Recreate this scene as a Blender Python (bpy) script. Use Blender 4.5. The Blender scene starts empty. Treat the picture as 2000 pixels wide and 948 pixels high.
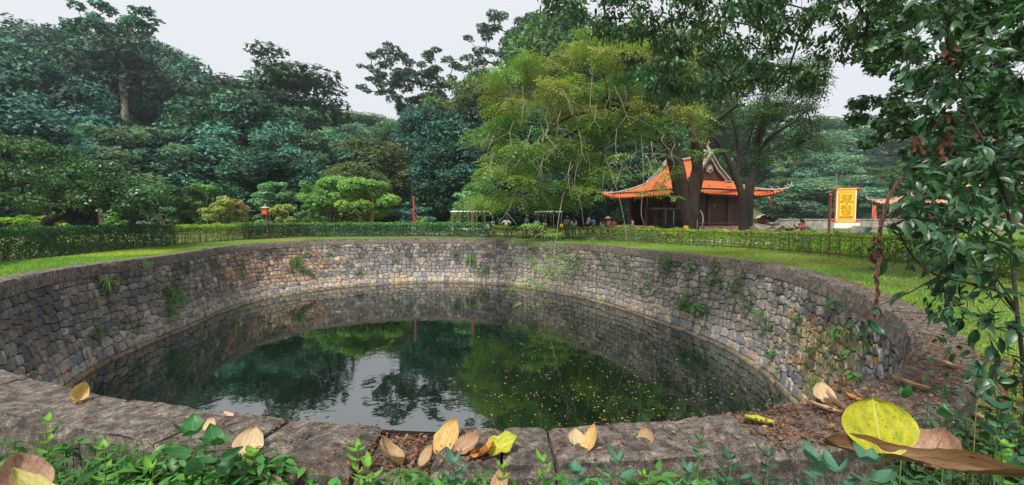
import bpy, bmesh, math, random
import numpy as np
from mathutils import Vector, Matrix, Euler
from math import sin, cos, pi, radians

random.seed(7)
RS = np.random.RandomState(11)
SC = bpy.context.scene
COL = SC.collection

# ------------------------------------------------------------------ camera
CAM_Z, FPX, PITCH = 1.3, 840.0, 0.055
cd = bpy.data.cameras.new('camera'); cam = bpy.data.objects.new('camera', cd); COL.objects.link(cam)
cam.location = (0, 0, CAM_Z); cam.rotation_euler = (pi/2 - PITCH, 0, 0)
cd.sensor_width = 36; cd.lens = 36*FPX/2000; cd.clip_start = 0.05; cd.clip_end = 1500
SC.camera = cam

# ------------------------------------------------------------------ sky, sun, exposure
SUN_EL, SUN_ROT = radians(58), radians(205)
w = bpy.data.worlds.new('World'); SC.world = w; w.use_nodes = True
wn = w.node_tree.nodes; wl = w.node_tree.links
bg = wn['Background']; bg.inputs['Strength'].default_value = 0.110
st = wn.new('ShaderNodeTexSky'); st.sky_type = 'NISHITA'; st.sun_disc = False
st.sun_elevation = SUN_EL; st.sun_rotation = SUN_ROT; st.dust_density = 4; st.air_density = 1.0
mx = wn.new('ShaderNodeMix'); mx.data_type = 'RGBA'; mx.inputs[0].default_value = 0.93
wl.new(st.outputs[0], mx.inputs[6]); mx.inputs[7].default_value = (7.35, 7.5, 7.85, 1)   # closed cloud layer
wl.new(mx.outputs[2], bg.inputs[0])
sd = bpy.data.lights.new('sun', 'SUN'); sun = bpy.data.objects.new('sun', sd); COL.objects.link(sun)
sd.energy = 5.0; sd.angle = radians(12); sd.color = (1, .95, .86)
sdir = Vector((sin(SUN_ROT)*cos(SUN_EL), cos(SUN_ROT)*cos(SUN_EL), sin(SUN_EL)))
sun.rotation_euler = sdir.to_track_quat('Z', 'Y').to_euler(); sun.location = (0, -10, 40)
SC.view_settings.view_transform = 'Standard'; SC.view_settings.look = 'None'
SC.view_settings.exposure = 0.15; SC.view_settings.gamma = 1
SC.view_settings.use_curve_mapping = False
SC.cycles.max_bounces = 6; SC.cycles.transparent_max_bounces = 4; SC.cycles.volume_bounces = 0

# ------------------------------------------------------------------ helpers
def ray(px, py):
    x = (px-1000)/FPX; y = -(py-474)/FPX; c, s = cos(PITCH), sin(PITCH)
    return Vector((x, c+y*s, -s+y*c))
def on_z(px, py, z):
    d = ray(px, py); t = (z-CAM_Z)/d.z
    return Vector((d.x*t, d.y*t, z))
def at(px, py, Y):
    d = ray(px, py); t = Y/d.y
    return Vector((d.x*t, Y, CAM_Z+d.z*t))

def tag(o, label=None, cat=None, group=None, kind=None):
    if label: o['label'] = label
    if cat: o['category'] = cat
    if group: o['group'] = group
    if kind: o['kind'] = kind
    return o
def empty(name, loc=(0, 0, 0), rz=0, label=None, cat=None, group=None):
    o = bpy.data.objects.new(name, None); COL.objects.link(o); o.empty_display_size = .1
    o.location = loc; o.rotation_euler = (0, 0, rz)
    return tag(o, label, cat, group)
def link(name, me, parent=None, mat=None):
    o = bpy.data.objects.new(name, me); COL.objects.link(o)
    if parent: o.parent = parent
    if mat is not None and len(me.materials) == 0: me.materials.append(mat)
    return o
def copy_obj(o, parent=None):
    c = o.copy(); COL.objects.link(c)
    if parent is not None: c.parent = parent
    return c
def copy_tree(o, parent=None):
    c = copy_obj(o, parent)
    for ch in list(o.children): copy_tree(ch, c)
    return c

def npmesh(name, V, F, mat=None, tint=None, smooth=False, uv=None):
    """V (n,3); F (m,k) or list of such arrays; tint (n,3) colour factor per vertex"""
    if not isinstance(F, list): F = [F]
    F = [f for f in F if len(f)]
    me = bpy.data.meshes.new(name)
    V = np.asarray(V, np.float32)
    nl = sum(f.size for f in F); nf = sum(len(f) for f in F)
    me.vertices.add(len(V)); me.vertices.foreach_set('co', V.ravel())
    me.loops.add(nl); me.polygons.add(nf)
    li = np.concatenate([f.ravel() for f in F]).astype(np.int32)
    tot = np.concatenate([np.full(len(f), f.shape[1], np.int32) for f in F])
    stt = np.concatenate([[0], np.cumsum(tot)[:-1]]).astype(np.int32)
    me.loops.foreach_set('vertex_index', li)
    me.polygons.foreach_set('loop_start', stt); me.polygons.foreach_set('loop_total', tot)
    if smooth: me.polygons.foreach_set('use_smooth', np.ones(nf, bool))
    if tint is not None:
        a = me.attributes.new('tint', 'FLOAT_COLOR', 'POINT')
        c = np.ones((len(V), 4), np.float32); c[:, :3] = tint; a.data.foreach_set('color', c.ravel())
    if uv is not None:
        u = me.uv_layers.new(name='UVMap'); u.data.foreach_set('uv', np.asarray(uv, np.float32)[li].ravel())
    me.update(); me.validate()
    if mat: me.materials.append(mat)
    return me

class MB:
    """collects boxes, tubes and polygons into one mesh"""
    def __init__(s): s.v = []; s.f = []
    def add(s, V, F):
        n = len(s.v); s.v += [tuple(v) for v in V]; s.f += [tuple(i+n for i in f) for f in F]; return s
    def box(s, c, size, rz=0, M=None, taper=1.0):
        hx, hy, hz = [k/2 for k in size]; vs = []
        for z in (-hz, hz):
            k = taper if z > 0 else 1
            for x, y in ((-hx, -hy), (hx, -hy), (hx, hy), (-hx, hy)): vs.append(Vector((x*k, y*k, z)))
        R = M if M else Matrix.Rotation(rz, 3, 'Z')
        vs = [R @ v + Vector(c) for v in vs]
        return s.add(vs, [(0, 3, 2, 1), (4, 5, 6, 7), (0, 1, 5, 4), (1, 2, 6, 5), (2, 3, 7, 6), (3, 0, 4, 7)])
    def bar(s, a, b, w, h=None):
        a, b = Vector(a), Vector(b); d = b-a; q = d.to_track_quat('Z', 'Y').to_matrix()
        return s.box((a+b)/2, (w, h or w, d.length), M=q)
    def tube(s, pts, rad, n=8, cap=True):
        V, F = tube(pts, rad, n, cap); return s.add(V.tolist(), [tuple(f) for a in F for f in a.tolist()])
    def lathe(s, prof, n=12, c=(0, 0, 0)):
        V = []; F = []
        for r, z in prof:
            for k in range(n): V.append((c[0]+r*cos(2*pi*k/n), c[1]+r*sin(2*pi*k/n), c[2]+z))
        for i in range(len(prof)-1):
            for k in range(n): F.append((i*n+k, i*n+(k+1) % n, (i+1)*n+(k+1) % n, (i+1)*n+k))
        F.append(tuple(range(n))[::-1]); F.append(tuple((len(prof)-1)*n+k for k in range(n)))
        return s.add(V, F)
    def build(s, name, mat, parent=None, smooth=False, bevel=0):
        me = bpy.data.meshes.new(name); me.from_pydata(s.v, [], s.f); me.update()
        if smooth: me.polygons.foreach_set('use_smooth', np.ones(len(me.polygons), bool))
        o = link(name, me, parent, mat)
        if bevel:
            m = o.modifiers.new('b', 'BEVEL'); m.width = bevel; m.segments = 2; m.limit_method = 'ANGLE'
        return o

def tube(pts, rad, n=6, cap=True):
    P = np.asarray([tuple(p) for p in pts], float); m = len(P)
    R = np.full(m, rad, float) if np.isscalar(rad) else np.asarray(rad, float)
    T = np.gradient(P, axis=0); T /= np.linalg.norm(T, axis=1, keepdims=True)+1e-9
    a = np.array([0, 0, 1.]) if abs(T[0, 2]) < .9 else np.array([1., 0, 0])
    U = np.zeros_like(P); u = a-T[0]*a.dot(T[0]); u /= np.linalg.norm(u)
    for i in range(m):
        u = u-T[i]*u.dot(T[i]); u /= np.linalg.norm(u)+1e-9; U[i] = u
    W = np.cross(T, U); k = np.arange(n)*2*pi/n
    V = P[:, None]+R[:, None, None]*(U[:, None]*np.cos(k)[None, :, None]+W[:, None]*np.sin(k)[None, :, None])
    V = V.reshape(-1, 3)
    i = np.arange(m-1)[:, None]*n; j = np.arange(n)[None]; j2 = (j+1) % n
    F = np.stack([i+j, i+j2, i+n+j2, i+n+j], -1).reshape(-1, 4)
    Fs = [F]
    if cap: Fs.append(np.array([list(range(n))[::-1], [(m-1)*n+q for q in range(n)]]))
    return V, Fs

def nrm(a): return a/(np.linalg.norm(a, axis=-1, keepdims=True)+1e-9)
class Geo:
    """numpy accumulator"""
    def __init__(s): s.V = []; s.F = {}; s.T = []; s.n = 0
    def add(s, V, Fs, tint=(1, 1, 1)):
        V = np.asarray(V, float)
        if not isinstance(Fs, list): Fs = [Fs]
        for F in Fs:
            if len(F): s.F.setdefault(F.shape[1], []).append(np.asarray(F)+s.n)
        s.V.append(V); s.T.append(np.broadcast_to(np.asarray(tint, float), V.shape).copy()); s.n += len(V)
    def mesh(s, name, mat, smooth=False):
        return npmesh(name, np.concatenate(s.V), [np.concatenate(f) for f in s.F.values()], mat, np.concatenate(s.T), smooth)

# leaf templates: length along +Y, normal +Z
T_KITE = (np.array([(0, 0, 0), (.3, .45, .07), (0, 1, -.05), (-.3, .45, .07)], float), np.array([(0, 1, 2, 3)]))
def _fan(k, spread, wd=.3):
    V = []; F = []
    for i in range(k):
        a = (i-(k-1)/2)*spread; n = len(V)
        for x, y, z in ((0, 0, 0), (wd, .5, .07), (0, 1, -.08), (-wd, .5, .07)):
            V.append((x*cos(a)+y*sin(a), y*cos(a)-x*sin(a), z+abs(a)*.05)); 
        F.append((n, n+1, n+2, n+3))
    return np.array(V, float), np.array(F)
T_FAN = _fan(3, 1.1)
def _frond(k, wl=.36, wt=.055, droop=.25):
    V = []; F = []
    for i in range(k):
        y = .12+.86*i/(k-1); L = wl*sin(pi*(.18+.8*i/(k-1)))**.7
        z = -droop*y*y
        for sgn in (-1, 1):
            n = len(V)
            V += [(0, y-wt/2, z), (sgn*L*.5, y+wt*1.3, z-.02), (sgn*L, y+.08, z-.07), (sgn*L*.5, y-wt*.2, z-.02)]
            F.append((n, n+1, n+2, n+3) if sgn > 0 else (n, n+3, n+2, n+1))
    return np.array(V, float), np.array(F)
T_FROND = _frond(6)
T_FROND4 = _frond(4, .34, .1)
def _leaf(k=4, wd=.22, bend=.35, fold=.08):
    V = []; F = []
    for i in range(k+1):
        t = i/k; ww = wd*sin(pi*min(1, (.04+t*.96))**.85)*1.0 if i < k else 0.004
        z = -bend*t*t
        V += [(-ww, t, z+fold*ww/wd), (0, t, z), (ww, t, z+fold*ww/wd)]
    for i in range(k):
        a = i*3; F += [(a, a+1, a+4, a+3), (a+1, a+2, a+5, a+4)]
    return np.array(V, float), np.array(F)
T_LEAF = _leaf()

def leaves(geo, pos, nor, axis, size, tint, tpl=T_KITE):
    """place template leaves: pos (n,3), normals, axes, size (n,), tint (n,3)"""
    tv, tf = tpl; n = len(pos)
    Z = nrm(nor); Y = nrm(axis-Z*(axis*Z).sum(1, keepdims=True)); X = np.cross(Y, Z)
    V = pos[:, None]+size[:, None, None]*(tv[None, :, 0:1]*X[:, None]+tv[None, :, 1:2]*Y[:, None]+tv[None, :, 2:3]*Z[:, None])
    F = (np.arange(n)*len(tv))[:, None, None]+tf[None]
    geo.add(V.reshape(-1, 3), F.reshape(-1, tf.shape[1]), np.repeat(tint, len(tv), 0))

def clump_leaves(geo, rs, C, R, dens, size, tpl=T_KITE, up=.7, lower=.3, clump_var=.28, leaf_var=.18, hue=.12, droop=.2, shell=(.55, 1.05)):
    """C (k,3) clump centres, R (k,3) radii"""
    C = np.asarray(C, float); R = np.asarray(R, float)
    area = 4*pi*((R[:, 0]*R[:, 1])**1.6/3+(R[:, 0]*R[:, 2])**1.6/3+(R[:, 1]*R[:, 2])**1.6/3)**(1/1.6)
    cnt = np.maximum(3, (area*dens)).astype(int); idx = np.repeat(np.arange(len(C)), cnt); n = len(idx)
    d = nrm(rs.normal(size=(n, 3))); fl = (d[:, 2] < 0) & (rs.rand(n) > lower); d[fl, 2] *= -1
    f = shell[0]+(shell[1]-shell[0])*rs.rand(n)**.6
    p = C[idx]+d*R[idx]*f[:, None]
    nor = d*.6+np.array([0, 0, up])+rs.normal(size=(n, 3))*.45
    ax = nrm(rs.normal(size=(n, 3)))+d*.6-np.array([0, 0, droop])
    cv = 1+clump_var*rs.uniform(-1, 1, (len(C), 1)); ch = rs.uniform(-1, 1, (len(C), 1))*hue
    base = cv*(1+ch*np.array([[1.0, .15, -.5]]))
    t = base[idx]*(1+leaf_var*rs.uniform(-1, 1, (n, 1)))
    sz = size*rs.uniform(.7, 1.25, n)
    leaves(geo, p, nor, ax, sz, t, tpl)
    return geo

def skeleton(rs, trunk, targets, seg=1.2, jit=.18, sag=0.0, tip=.03, rmax=None, power=.5, up_pref=.6, cap=None):
    """trunk: list of points base->top; returns list of (pts, radii) chains"""
    P = [np.array(p, float) for p in trunk]; par = [-1]+list(range(len(trunk)-1)); nt = len(trunk)
    T = np.asarray(targets, float)
    order = np.argsort(np.linalg.norm(T-P[nt-1], axis=1))
    ends = []
    for i in order:
        t = T[i]; A = np.array(P[1:]); d = np.linalg.norm(A-t, axis=1)+up_pref*np.maximum(0, A[:, 2]-t[2])*1.5
        j = int(d.argmin())+1; a = P[j]; L = np.linalg.norm(t-a); k = max(1, int(L/seg)); prev = j
        for q in range(1, k+1):
            u = q/k; p = a+(t-a)*u+np.array([0, 0, sag*L*4*u*(1-u)])
            if q < k: p = p+rs.normal(size=3)*jit*seg*.6
            P.append(p); par.append(prev); prev = len(P)-1
        ends.append(prev)
    n = len(P); cnt = np.zeros(n)
    for e in ends:
        cnt[e] += 1
    kids = [[] for _ in range(n)]
    for i in range(n-1, 0, -1):
        cnt[par[i]] += cnt[i]; kids[par[i]].append(i)
    if rmax: power = math.log(rmax/tip)/math.log(max(2, cnt[0]))
    r = tip*np.maximum(cnt, 1)**power
    if cap: r = np.where(np.arange(n) < nt, r, np.minimum(r, cap))
    r = np.maximum(r, tip*.5)
    chains = []; stack = [(0, None)]
    while stack:
        s, pr = stack.pop(); c = [] if pr is None else [pr]; k = s
        while True:
            c.append(k)
            if not kids[k]: break
            ks = sorted(kids[k], key=lambda q: -cnt[q])
            for o in ks[1:]: stack.append((o, k))
            k = ks[0]
        if len(c) > 1:
            rr = r[c].copy()
            if pr is not None: rr[0] = min(rr[0], rr[1]*1.25)
            chains.append((np.array([P[q] for q in c]), rr))
    return chains
def limbs_mesh(name, chains, mat, sides=6, flare=0, rs=None, minr=0):
    g = Geo()
    for i, (p, r) in enumerate(chains):
        if r.max() < minr: continue
        if i == 0 and flare: r = r*(1+flare*np.exp(-np.linalg.norm(p-p[0], axis=1)/ (r[0]*2.0)))
        V, Fs = tube(p, r, sides if r.max() > .05 else max(3, sides-2), False); g.add(V, Fs)
    return g.mesh(name, mat, True)

# ------------------------------------------------------------------ materials
def new_mat(name):
    m = bpy.data.materials.new(name); m.use_nodes = True; nt = m.node_tree
    return m, nt, nt.nodes['Principled BSDF']
def nd(nt, typ, **kw):
    n = nt.nodes.new('ShaderNode'+typ)
    for k, v in kw.items(): setattr(n, k, v)
    return n
def noise(nt, scale, detail=4, rough=.6, vec=None, dist=0):
    n = nd(nt, 'TexNoise'); n.inputs['Scale'].default_value = scale; n.inputs['Detail'].default_value = detail
    n.inputs['Roughness'].default_value = rough; n.inputs['Distortion'].default_value = dist
    if vec is None:
        tc = nd(nt, 'TexCoord'); vec = tc.outputs['Object']
    nt.links.new(vec, n.inputs['Vector']); return n.outputs['Fac']
def ramp(nt, fac, stops, interp='LINEAR'):
    r = nd(nt, 'ValToRGB'); r.color_ramp.interpolation = interp; e = r.color_ramp.elements
    while len(e) > 1: e.remove(e[-1])
    e[0].position = stops[0][0]; e[0].color = (*stops[0][1], 1)
    for p, c in stops[1:]:
        x = e.new(p); x.color = (*c, 1)
    nt.links.new(fac, r.inputs[0]); return r.outputs[0]
def mix(nt, fac, a, b, typ='MIX'):
    m = nd(nt, 'Mix'); m.data_type = 'RGBA'; m.blend_type = typ
    for s, v in ((0, fac), (6, a), (7, b)):
        if isinstance(v, (int, float)): m.inputs[s].default_value = v
        elif isinstance(v, tuple): m.inputs[s].default_value = (*v, 1)
        else: nt.links.new(v, m.inputs[s])
    return m.outputs[2]
def bump(nt, bsdf, h, strength=.5, dist=.02):
    b = nd(nt, 'Bump'); b.inputs['Strength'].default_value = strength; b.inputs['Distance'].default_value = dist
    nt.links.new(h, b.inputs['Height']); nt.links.new(b.outputs[0], bsdf.inputs['Normal'])
def sharp(nt, v, lo, hi):
    m = nd(nt, 'MapRange'); m.inputs[1].default_value = lo; m.inputs[2].default_value = hi
    nt.links.new(v, m.inputs[0]); return m.outputs[0]

def leaf_mat(name, col, rough=.5, trans=.3, spec=.35, tcol=None):
    m, nt, b = new_mat(name)
    at_ = nd(nt, 'Attribute'); at_.attribute_name = 'tint'
    oi = nd(nt, 'ObjectInfo')
    c = mix(nt, 1.0, col, at_.outputs['Color'], 'MULTIPLY')
    rv = ramp(nt, oi.outputs['Random'], [(0, (.82, .86, .9)), (.5, (1, 1, 1)), (1, (1.16, 1.08, .9))])
    c = mix(nt, 1.0, c, rv, 'MULTIPLY')
    nt.links.new(c, b.inputs['Base Color']); b.inputs['Roughness'].default_value = rough
    b.inputs['Specular IOR Level'].default_value = spec
    tr = nd(nt, 'BsdfTranslucent')
    tc = mix(nt, 1.0, c, tcol or (1.3, 1.5, .5), 'MULTIPLY'); nt.links.new(tc, tr.inputs[0])
    ms = nd(nt, 'MixShader'); ms.inputs[0].default_value = trans
    nt.links.new(b.outputs[0], ms.inputs[1]); nt.links.new(tr.outputs[0], ms.inputs[2])
    nt.links.new(ms.outputs[0], nt.nodes['Material Output'].inputs[0])
    return m
def plain(name, col, rough=.6, var=.15, scale=6, metal=0, bumps=0):
    m, nt, b = new_mat(name)
    f = noise(nt, scale)
    c = ramp(nt, f, [(.3, tuple(x*(1-var) for x in col)), (.7, tuple(min(1, x*(1+var)) for x in col))])
    nt.links.new(c, b.inputs['Base Color']); b.inputs['Roughness'].default_value = rough; b.inputs['Metallic'].default_value = metal
    if bumps: bump(nt, b, f, bumps, .02)
    return m
def bark_mat(name, dark, light, scale=3, moss=None):
    m, nt, b = new_mat(name)
    tc = nd(nt, 'TexCoord'); mp = nd(nt, 'Mapping'); mp.inputs['Scale'].default_value = (1, 1, .25)
    nt.links.new(tc.outputs['Object'], mp.inputs[0])
    f = noise(nt, scale*3, 6, .7, mp.outputs[0]); g = noise(nt, scale*.5, 3, .5, tc.outputs['Object'])
    c = ramp(nt, f, [(.3, dark), (.7, light)])
    if moss: c = mix(nt, sharp(nt, g, .48, .6), c, moss)
    nt.links.new(c, b.inputs['Base Color']); b.inputs['Roughness'].default_value = .9
    bump(nt, b, f, .8, .05); return m

M = {}
M['bark'] = bark_mat('bark', (.014, .011, .009), (.062, .048, .035))
M['bark_red'] = bark_mat('reddish_bark', (.014, .008, .006), (.085, .04, .025), 2, (.03, .035, .015))
M['bark_pale'] = bark_mat('pale_bark', (.16, .14, .10), (.42, .38, .30))
M['bark_yellow'] = bark_mat('yellowish_bark', (.25, .17, .06), (.55, .42, .18))
M['bark_grey'] = bark_mat('grey_bark', (.06, .06, .05), (.2, .19, .16))
def stone_mat():
    m, nt, b = new_mat('wall_stone')
    a = nd(nt, 'Attribute'); a.attribute_name = 'tint'
    tc = nd(nt, 'TexCoord').outputs['Object']
    f1 = noise(nt, 7, 6, .65, tc); f2 = noise(nt, 1.1, 5, .6, tc, .6); f3 = noise(nt, 45, 4, .7, tc)
    c = mix(nt, 1.0, a.outputs['Color'], ramp(nt, f1, [(.30, (.32, .32, .33)), (.5, (.95, .95, .95)), (.68, (1.5, 1.45, 1.35))]), 'MULTIPLY')
    c = mix(nt, 1.0, c, ramp(nt, f3, [(.3, (.7, .7, .7)), (.7, (1.25, 1.25, 1.25))]), 'MULTIPLY')
    # black weathering crust and lichen in patches, thinning toward the water line
    sz = nd(nt, 'SeparateXYZ'); nt.links.new(tc, sz.inputs[0])
    up = sharp(nt, sz.outputs[2], -2.3, -.3)
    mm = nd(nt, 'Math', operation='MULTIPLY'); nt.links.new(sharp(nt, f2, .44, .56), mm.inputs[0]); nt.links.new(up, mm.inputs[1])
    m2 = nd(nt, 'Math', operation='MULTIPLY'); nt.links.new(mm.outputs[0], m2.inputs[0]); m2.inputs[1].default_value = .8
    c = mix(nt, m2.outputs[0], c, (.022, .022, .024))
    mp = nd(nt, 'Mapping'); mp.inputs['Scale'].default_value = (3.2, 3.2, .22); nt.links.new(tc, mp.inputs[0]); fs = noise(nt, 1.6, 4, .6, mp.outputs[0])
    c = mix(nt, sharp(nt, fs, .52, .68), c, mix(nt, .6, c, (.03, .028, .026)))
    wl2 = sharp(nt, sz.outputs[2], -2.66, -2.74); c = mix(nt, wl2, c, mix(nt, .6, c, (.07, .05, .025)))
    f4 = noise(nt, 2.3, 4, .6, tc)
    c = mix(nt, sharp(nt, f4, .62, .75), c, mix(nt, .5, c, (.09, .10, .025)))
    nt.links.new(c, b.inputs['Base Color']); b.inputs['Roughness'].default_value = .88
    bump(nt, b, f1, .8, .035); return m
M['stone'] = stone_mat()
def coping_mat():
    m, nt, b = new_mat('weathered_granite')
    tc = nd(nt, 'TexCoord').outputs['Object']
    f1 = noise(nt, 14, 8, .75, tc, .4); f2 = noise(nt, 1.6, 5, .6, tc, .5); f3 = noise(nt, 90, 4, .75, tc); f4 = noise(nt, 4, 6, .7, tc, 1)
    c = ramp(nt, f1, [(.30, (.022, .018, .015)), (.45, (.085, .072, .062)), (.56, (.17, .15, .128)), (.72, (.38, .35, .31))])
    c = mix(nt, 1.0, c, ramp(nt, f3, [(.32, (.3, .3, .3)), (.5, (.95, .95, .95)), (.7, (2.2, 2.1, 2.0))]), 'MULTIPLY')
    c = mix(nt, 1.0, c, ramp(nt, f4, [(.35, (.45, .42, .42)), (.55, (1.05, 1.02, 1))]), 'MULTIPLY')
    c = mix(nt, sharp(nt, f2, .55, .72), c, mix(nt, .6, c, (.10, .05, .03)))
    sz = nd(nt, 'SeparateXYZ'); nt.links.new(nd(nt, 'NewGeometry').outputs['Normal'], sz.inputs[0])
    nt.links.new(c, b.inputs['Base Color']); b.inputs['Roughness'].default_value = .9
    h = nd(nt, 'Math', operation='ADD'); nt.links.new(f1, h.inputs[0]); nt.links.new(f3, h.inputs[1])
    bump(nt, b, h.outputs[0], .9, .012); return m
M['coping'] = coping_mat()
M['mortar'] = plain('dark_joint_earth', (.02, .018, .015), .95, .3, 12)
M['soil'] = plain('soil', (.035, .024, .016), .95, .5, 25, bumps=.8)

def ground_mat():
    m, nt, b = new_mat('grass_ground')
    tc = nd(nt, 'TexCoord').outputs['Object']
    f1 = noise(nt, .35, 6, .65, tc); f2 = noise(nt, 9, 8, .8, tc); f3 = noise(nt, 2.2, 4, .6, tc)
    c = ramp(nt, f2, [(.3, (.035, .06, .012)), (.5, (.085, .13, .025)), (.7, (.17, .20, .05))])
    c = mix(nt, sharp(nt, f1, .5, .68), c, mix(nt, .55, c, (.22, .17, .05)))
    c = mix(nt, sharp(nt, f3, .6, .72), c, (.07, .05, .03))
    nt.links.new(c, b.inputs['Base Color']); b.inputs['Roughness'].default_value = .95
    bump(nt, b, f2, .8, .05); return m
M['ground'] = ground_mat()
def water_mat():
    m, nt, b = new_mat('pond_water')
    tc = nd(nt, 'TexCoord').outputs['Object']
    f = noise(nt, .25, 3, .5, tc)
    c = ramp(nt, f, [(.35, (.002, .006, .004)), (.65, (.004, .013, .007))])
    nt.links.new(c, b.inputs['Base Color']); b.inputs['Roughness'].default_value = .015
    b.inputs['IOR'].default_value = 3.4
    n1 = noise(nt, 3.5, 2, .5, tc)
    bump(nt, b, n1, .22, .01); return m
M['water'] = water_mat()
M['red_paint'] = plain('red_paint', (.45, .05, .03), .45)
M['white_paint'] = plain('white_paint', (.75, .75, .72), .45, .08)
M['dark_wood'] = plain('dark_red_wood', (.075, .022, .015), .6, .4, 8)
M['column_wood'] = plain('brown_column_wood', (.17, .05, .03), .55, .3, 5)
M['plinth'] = plain('plinth_brick', (.30, .17, .14), .9, .25, 3)
M['pale_stone'] = plain('pale_weathered_plaster', (.30, .28, .24), .9, .45, 3)
M['black_plastic'] = plain('black_plastic', (.015, .015, .016), .4)
M['steel'] = plain('grey_steel', (.32, .33, .33), .4, .1, metal=.6)
M['post'] = plain('brown_fence_paint', (.10, .06, .035), .8, .3)
M['path'] = plain('pale_path', (.34, .33, .31), .9, .15, 2, bumps=.2)
M['rock'] = plain('mossy_rock', (.14, .13, .10), .95, .7, 2, bumps=.5)

# ------------------------------------------------------------------ well geometry
CX, CY = -2.7, 14.9
RC = [11.319, -0.572, 0.648, -1.507, -1.646, 0.36, -0.114, -0.172, 0.265, 0.16, -0.091, -0.015, -0.001, -0.004, -0.134]
def rim_r(th):
    o = RC[0]+0*th
    for n in range(1, 8): o = o+RC[2*n-1]*np.cos(n*th)+RC[2*n]*np.sin(n*th)
    return o
OA = np.radians([-180, -170, -150, -120, -90, -60, -30, -19, -5, 6, 18, 42, 58, 72, 93, 105, 119, 131, 141, 155, 165, 180])
OV = [.2, .3, .5, .4, .35, .4, .45, .55, .45, .2, .1, .1, .12, .35, 1.05, 1.4, 1.85, 1.95, 1.5, .65, .35, .2]
NT = 2048
TH = np.linspace(-pi, pi, NT, endpoint=False)
RR = rim_r(TH)
off = np.interp(TH, OA, OV); k = np.hanning(161); k /= k.sum()
OFF = np.convolve(np.concatenate([off[-80:], off, off[:80]]), k, 'valid')
RIM = np.stack([CX+RR*np.cos(TH), CY+RR*np.sin(TH)], 1)
WAT = np.stack([CX+(RR-OFF)*np.cos(TH), CY+(RR-OFF)*np.sin(TH)], 1)
H = 2.8
seg = np.linalg.norm(np.roll(RIM, -1, 0)-RIM, axis=1); SARC = np.concatenate([[0], np.cumsum(seg)]); PER = SARC[-1]
RIMc = np.vstack([RIM, RIM[:1]]); WATc = np.vstack([WAT, WAT[:1]])
tg = nrm(np.roll(RIM, -1, 0)-np.roll(RIM, 1, 0)); NOUT = np.stack([tg[:, 1], -tg[:, 0]], 1)   # outward
NOc = np.vstack([NOUT, NOUT[:1]])
def rim_at(s):
    s = np.mod(s, PER)
    return (np.stack([np.interp(s, SARC, RIMc[:, i]) for i in (0, 1)], -1),
            np.stack([np.interp(s, SARC, NOc[:, i]) for i in (0, 1)], -1),
            np.stack([np.interp(s, SARC, WATc[:, i]) for i in (0, 1)], -1))
def wall_pt(s, v, out=0.0):
    """v = depth below the coping top; out = metres proud of the face (toward the well's middle)"""
    s, v = np.asarray(s, float), np.asarray(v, float)
    p, n, wp = rim_at(s); u = (v/H)[..., None]
    xy = p+(wp-p)*u-n*np.asarray(out)[..., None]
    return np.concatenate([xy, -v[..., None]], -1)
def s_of_px(px, py, z=0.0):
    q = on_z(px, py, z); d = np.hypot(RIM[:, 0]-q.x, RIM[:, 1]-q.y); return SARC[int(d.argmin())]

def gz(x, y):
    """ground height"""
    x = np.asarray(x, float); y = np.asarray(y, float)
    near = np.clip((y-5.5)/4.5, 0, 1); near = near*near*(3-2*near)
    z = -.30+.24*near
    r = np.hypot(x-CX, y-CY)
    z = z-.04*np.clip((r-18)/10, 0, 1)
    hl = np.clip((y-75)/90, 0, 1)*np.clip((-x+6)/60, 0, 1); z = z+hl*20
    hr = np.clip((y-95)/100, 0, 1)*np.clip((x+10)/60, 0, 1); z = z+hr*12
    z = z+.35*np.clip((y-34)/8, 0, 1)*np.clip((x-8)/4, 0, 1)*np.clip((52-y)/6, 0, 1)
    return z
def G(x, y): return float(gz(x, y))

def build_ground():
    nt = 256; th = np.linspace(-pi, pi, nt, endpoint=False); r0 = rim_r(th)+.40
    d = np.concatenate([[0, .25, .6, 1.1, 1.8, 2.6, 3.6, 5, 6.5, 8.5], np.geomspace(11, 340, 40)])
    R = r0[None]+d[:, None]; X = CX+R*np.cos(th); Y = CY+R*np.sin(th); Z = gz(X, Y)
    Z = Z+.04*np.sin(X*1.3)*np.cos(Y*1.1)*np.clip(d[:, None]/3, 0, 1)*.5
    V = np.stack([X, Y, Z], -1).reshape(-1, 3)
    i = np.arange(len(d)-1)[:, None]*nt; j = np.arange(nt)[None]; j2 = (j+1) % nt
    F = np.stack([i+j, i+j2, i+nt+j2, i+nt+j], -1).reshape(-1, 4)[:, ::-1]
    tag(link('ground', npmesh('ground', V, F, M['ground'], smooth=True)), kind='structure')
build_ground()
def build_water():
    n = 256; idx = np.arange(0, NT, NT//n); P = WAT[idx]; c = np.array([CX, CY])
    P = c+(P-c)*1.02
    V = np.concatenate([np.column_stack([P, np.full(len(P), -H)]), [[CX, CY, -H]]])
    F = np.array([(i, (i+1) % len(P), len(P)) for i in range(len(P))])
    tag(link('water', npmesh('water', V, F, M['water'])), kind='structure')
build_water()

well = empty('stone_well', (CX, CY, 0), label='large round old well lined with rough grey stones and full of dark water', cat='well')
def under_well(o):
    o.parent = well; o.matrix_parent_inverse = Matrix.Translation((-CX, -CY, 0)); return o

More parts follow.
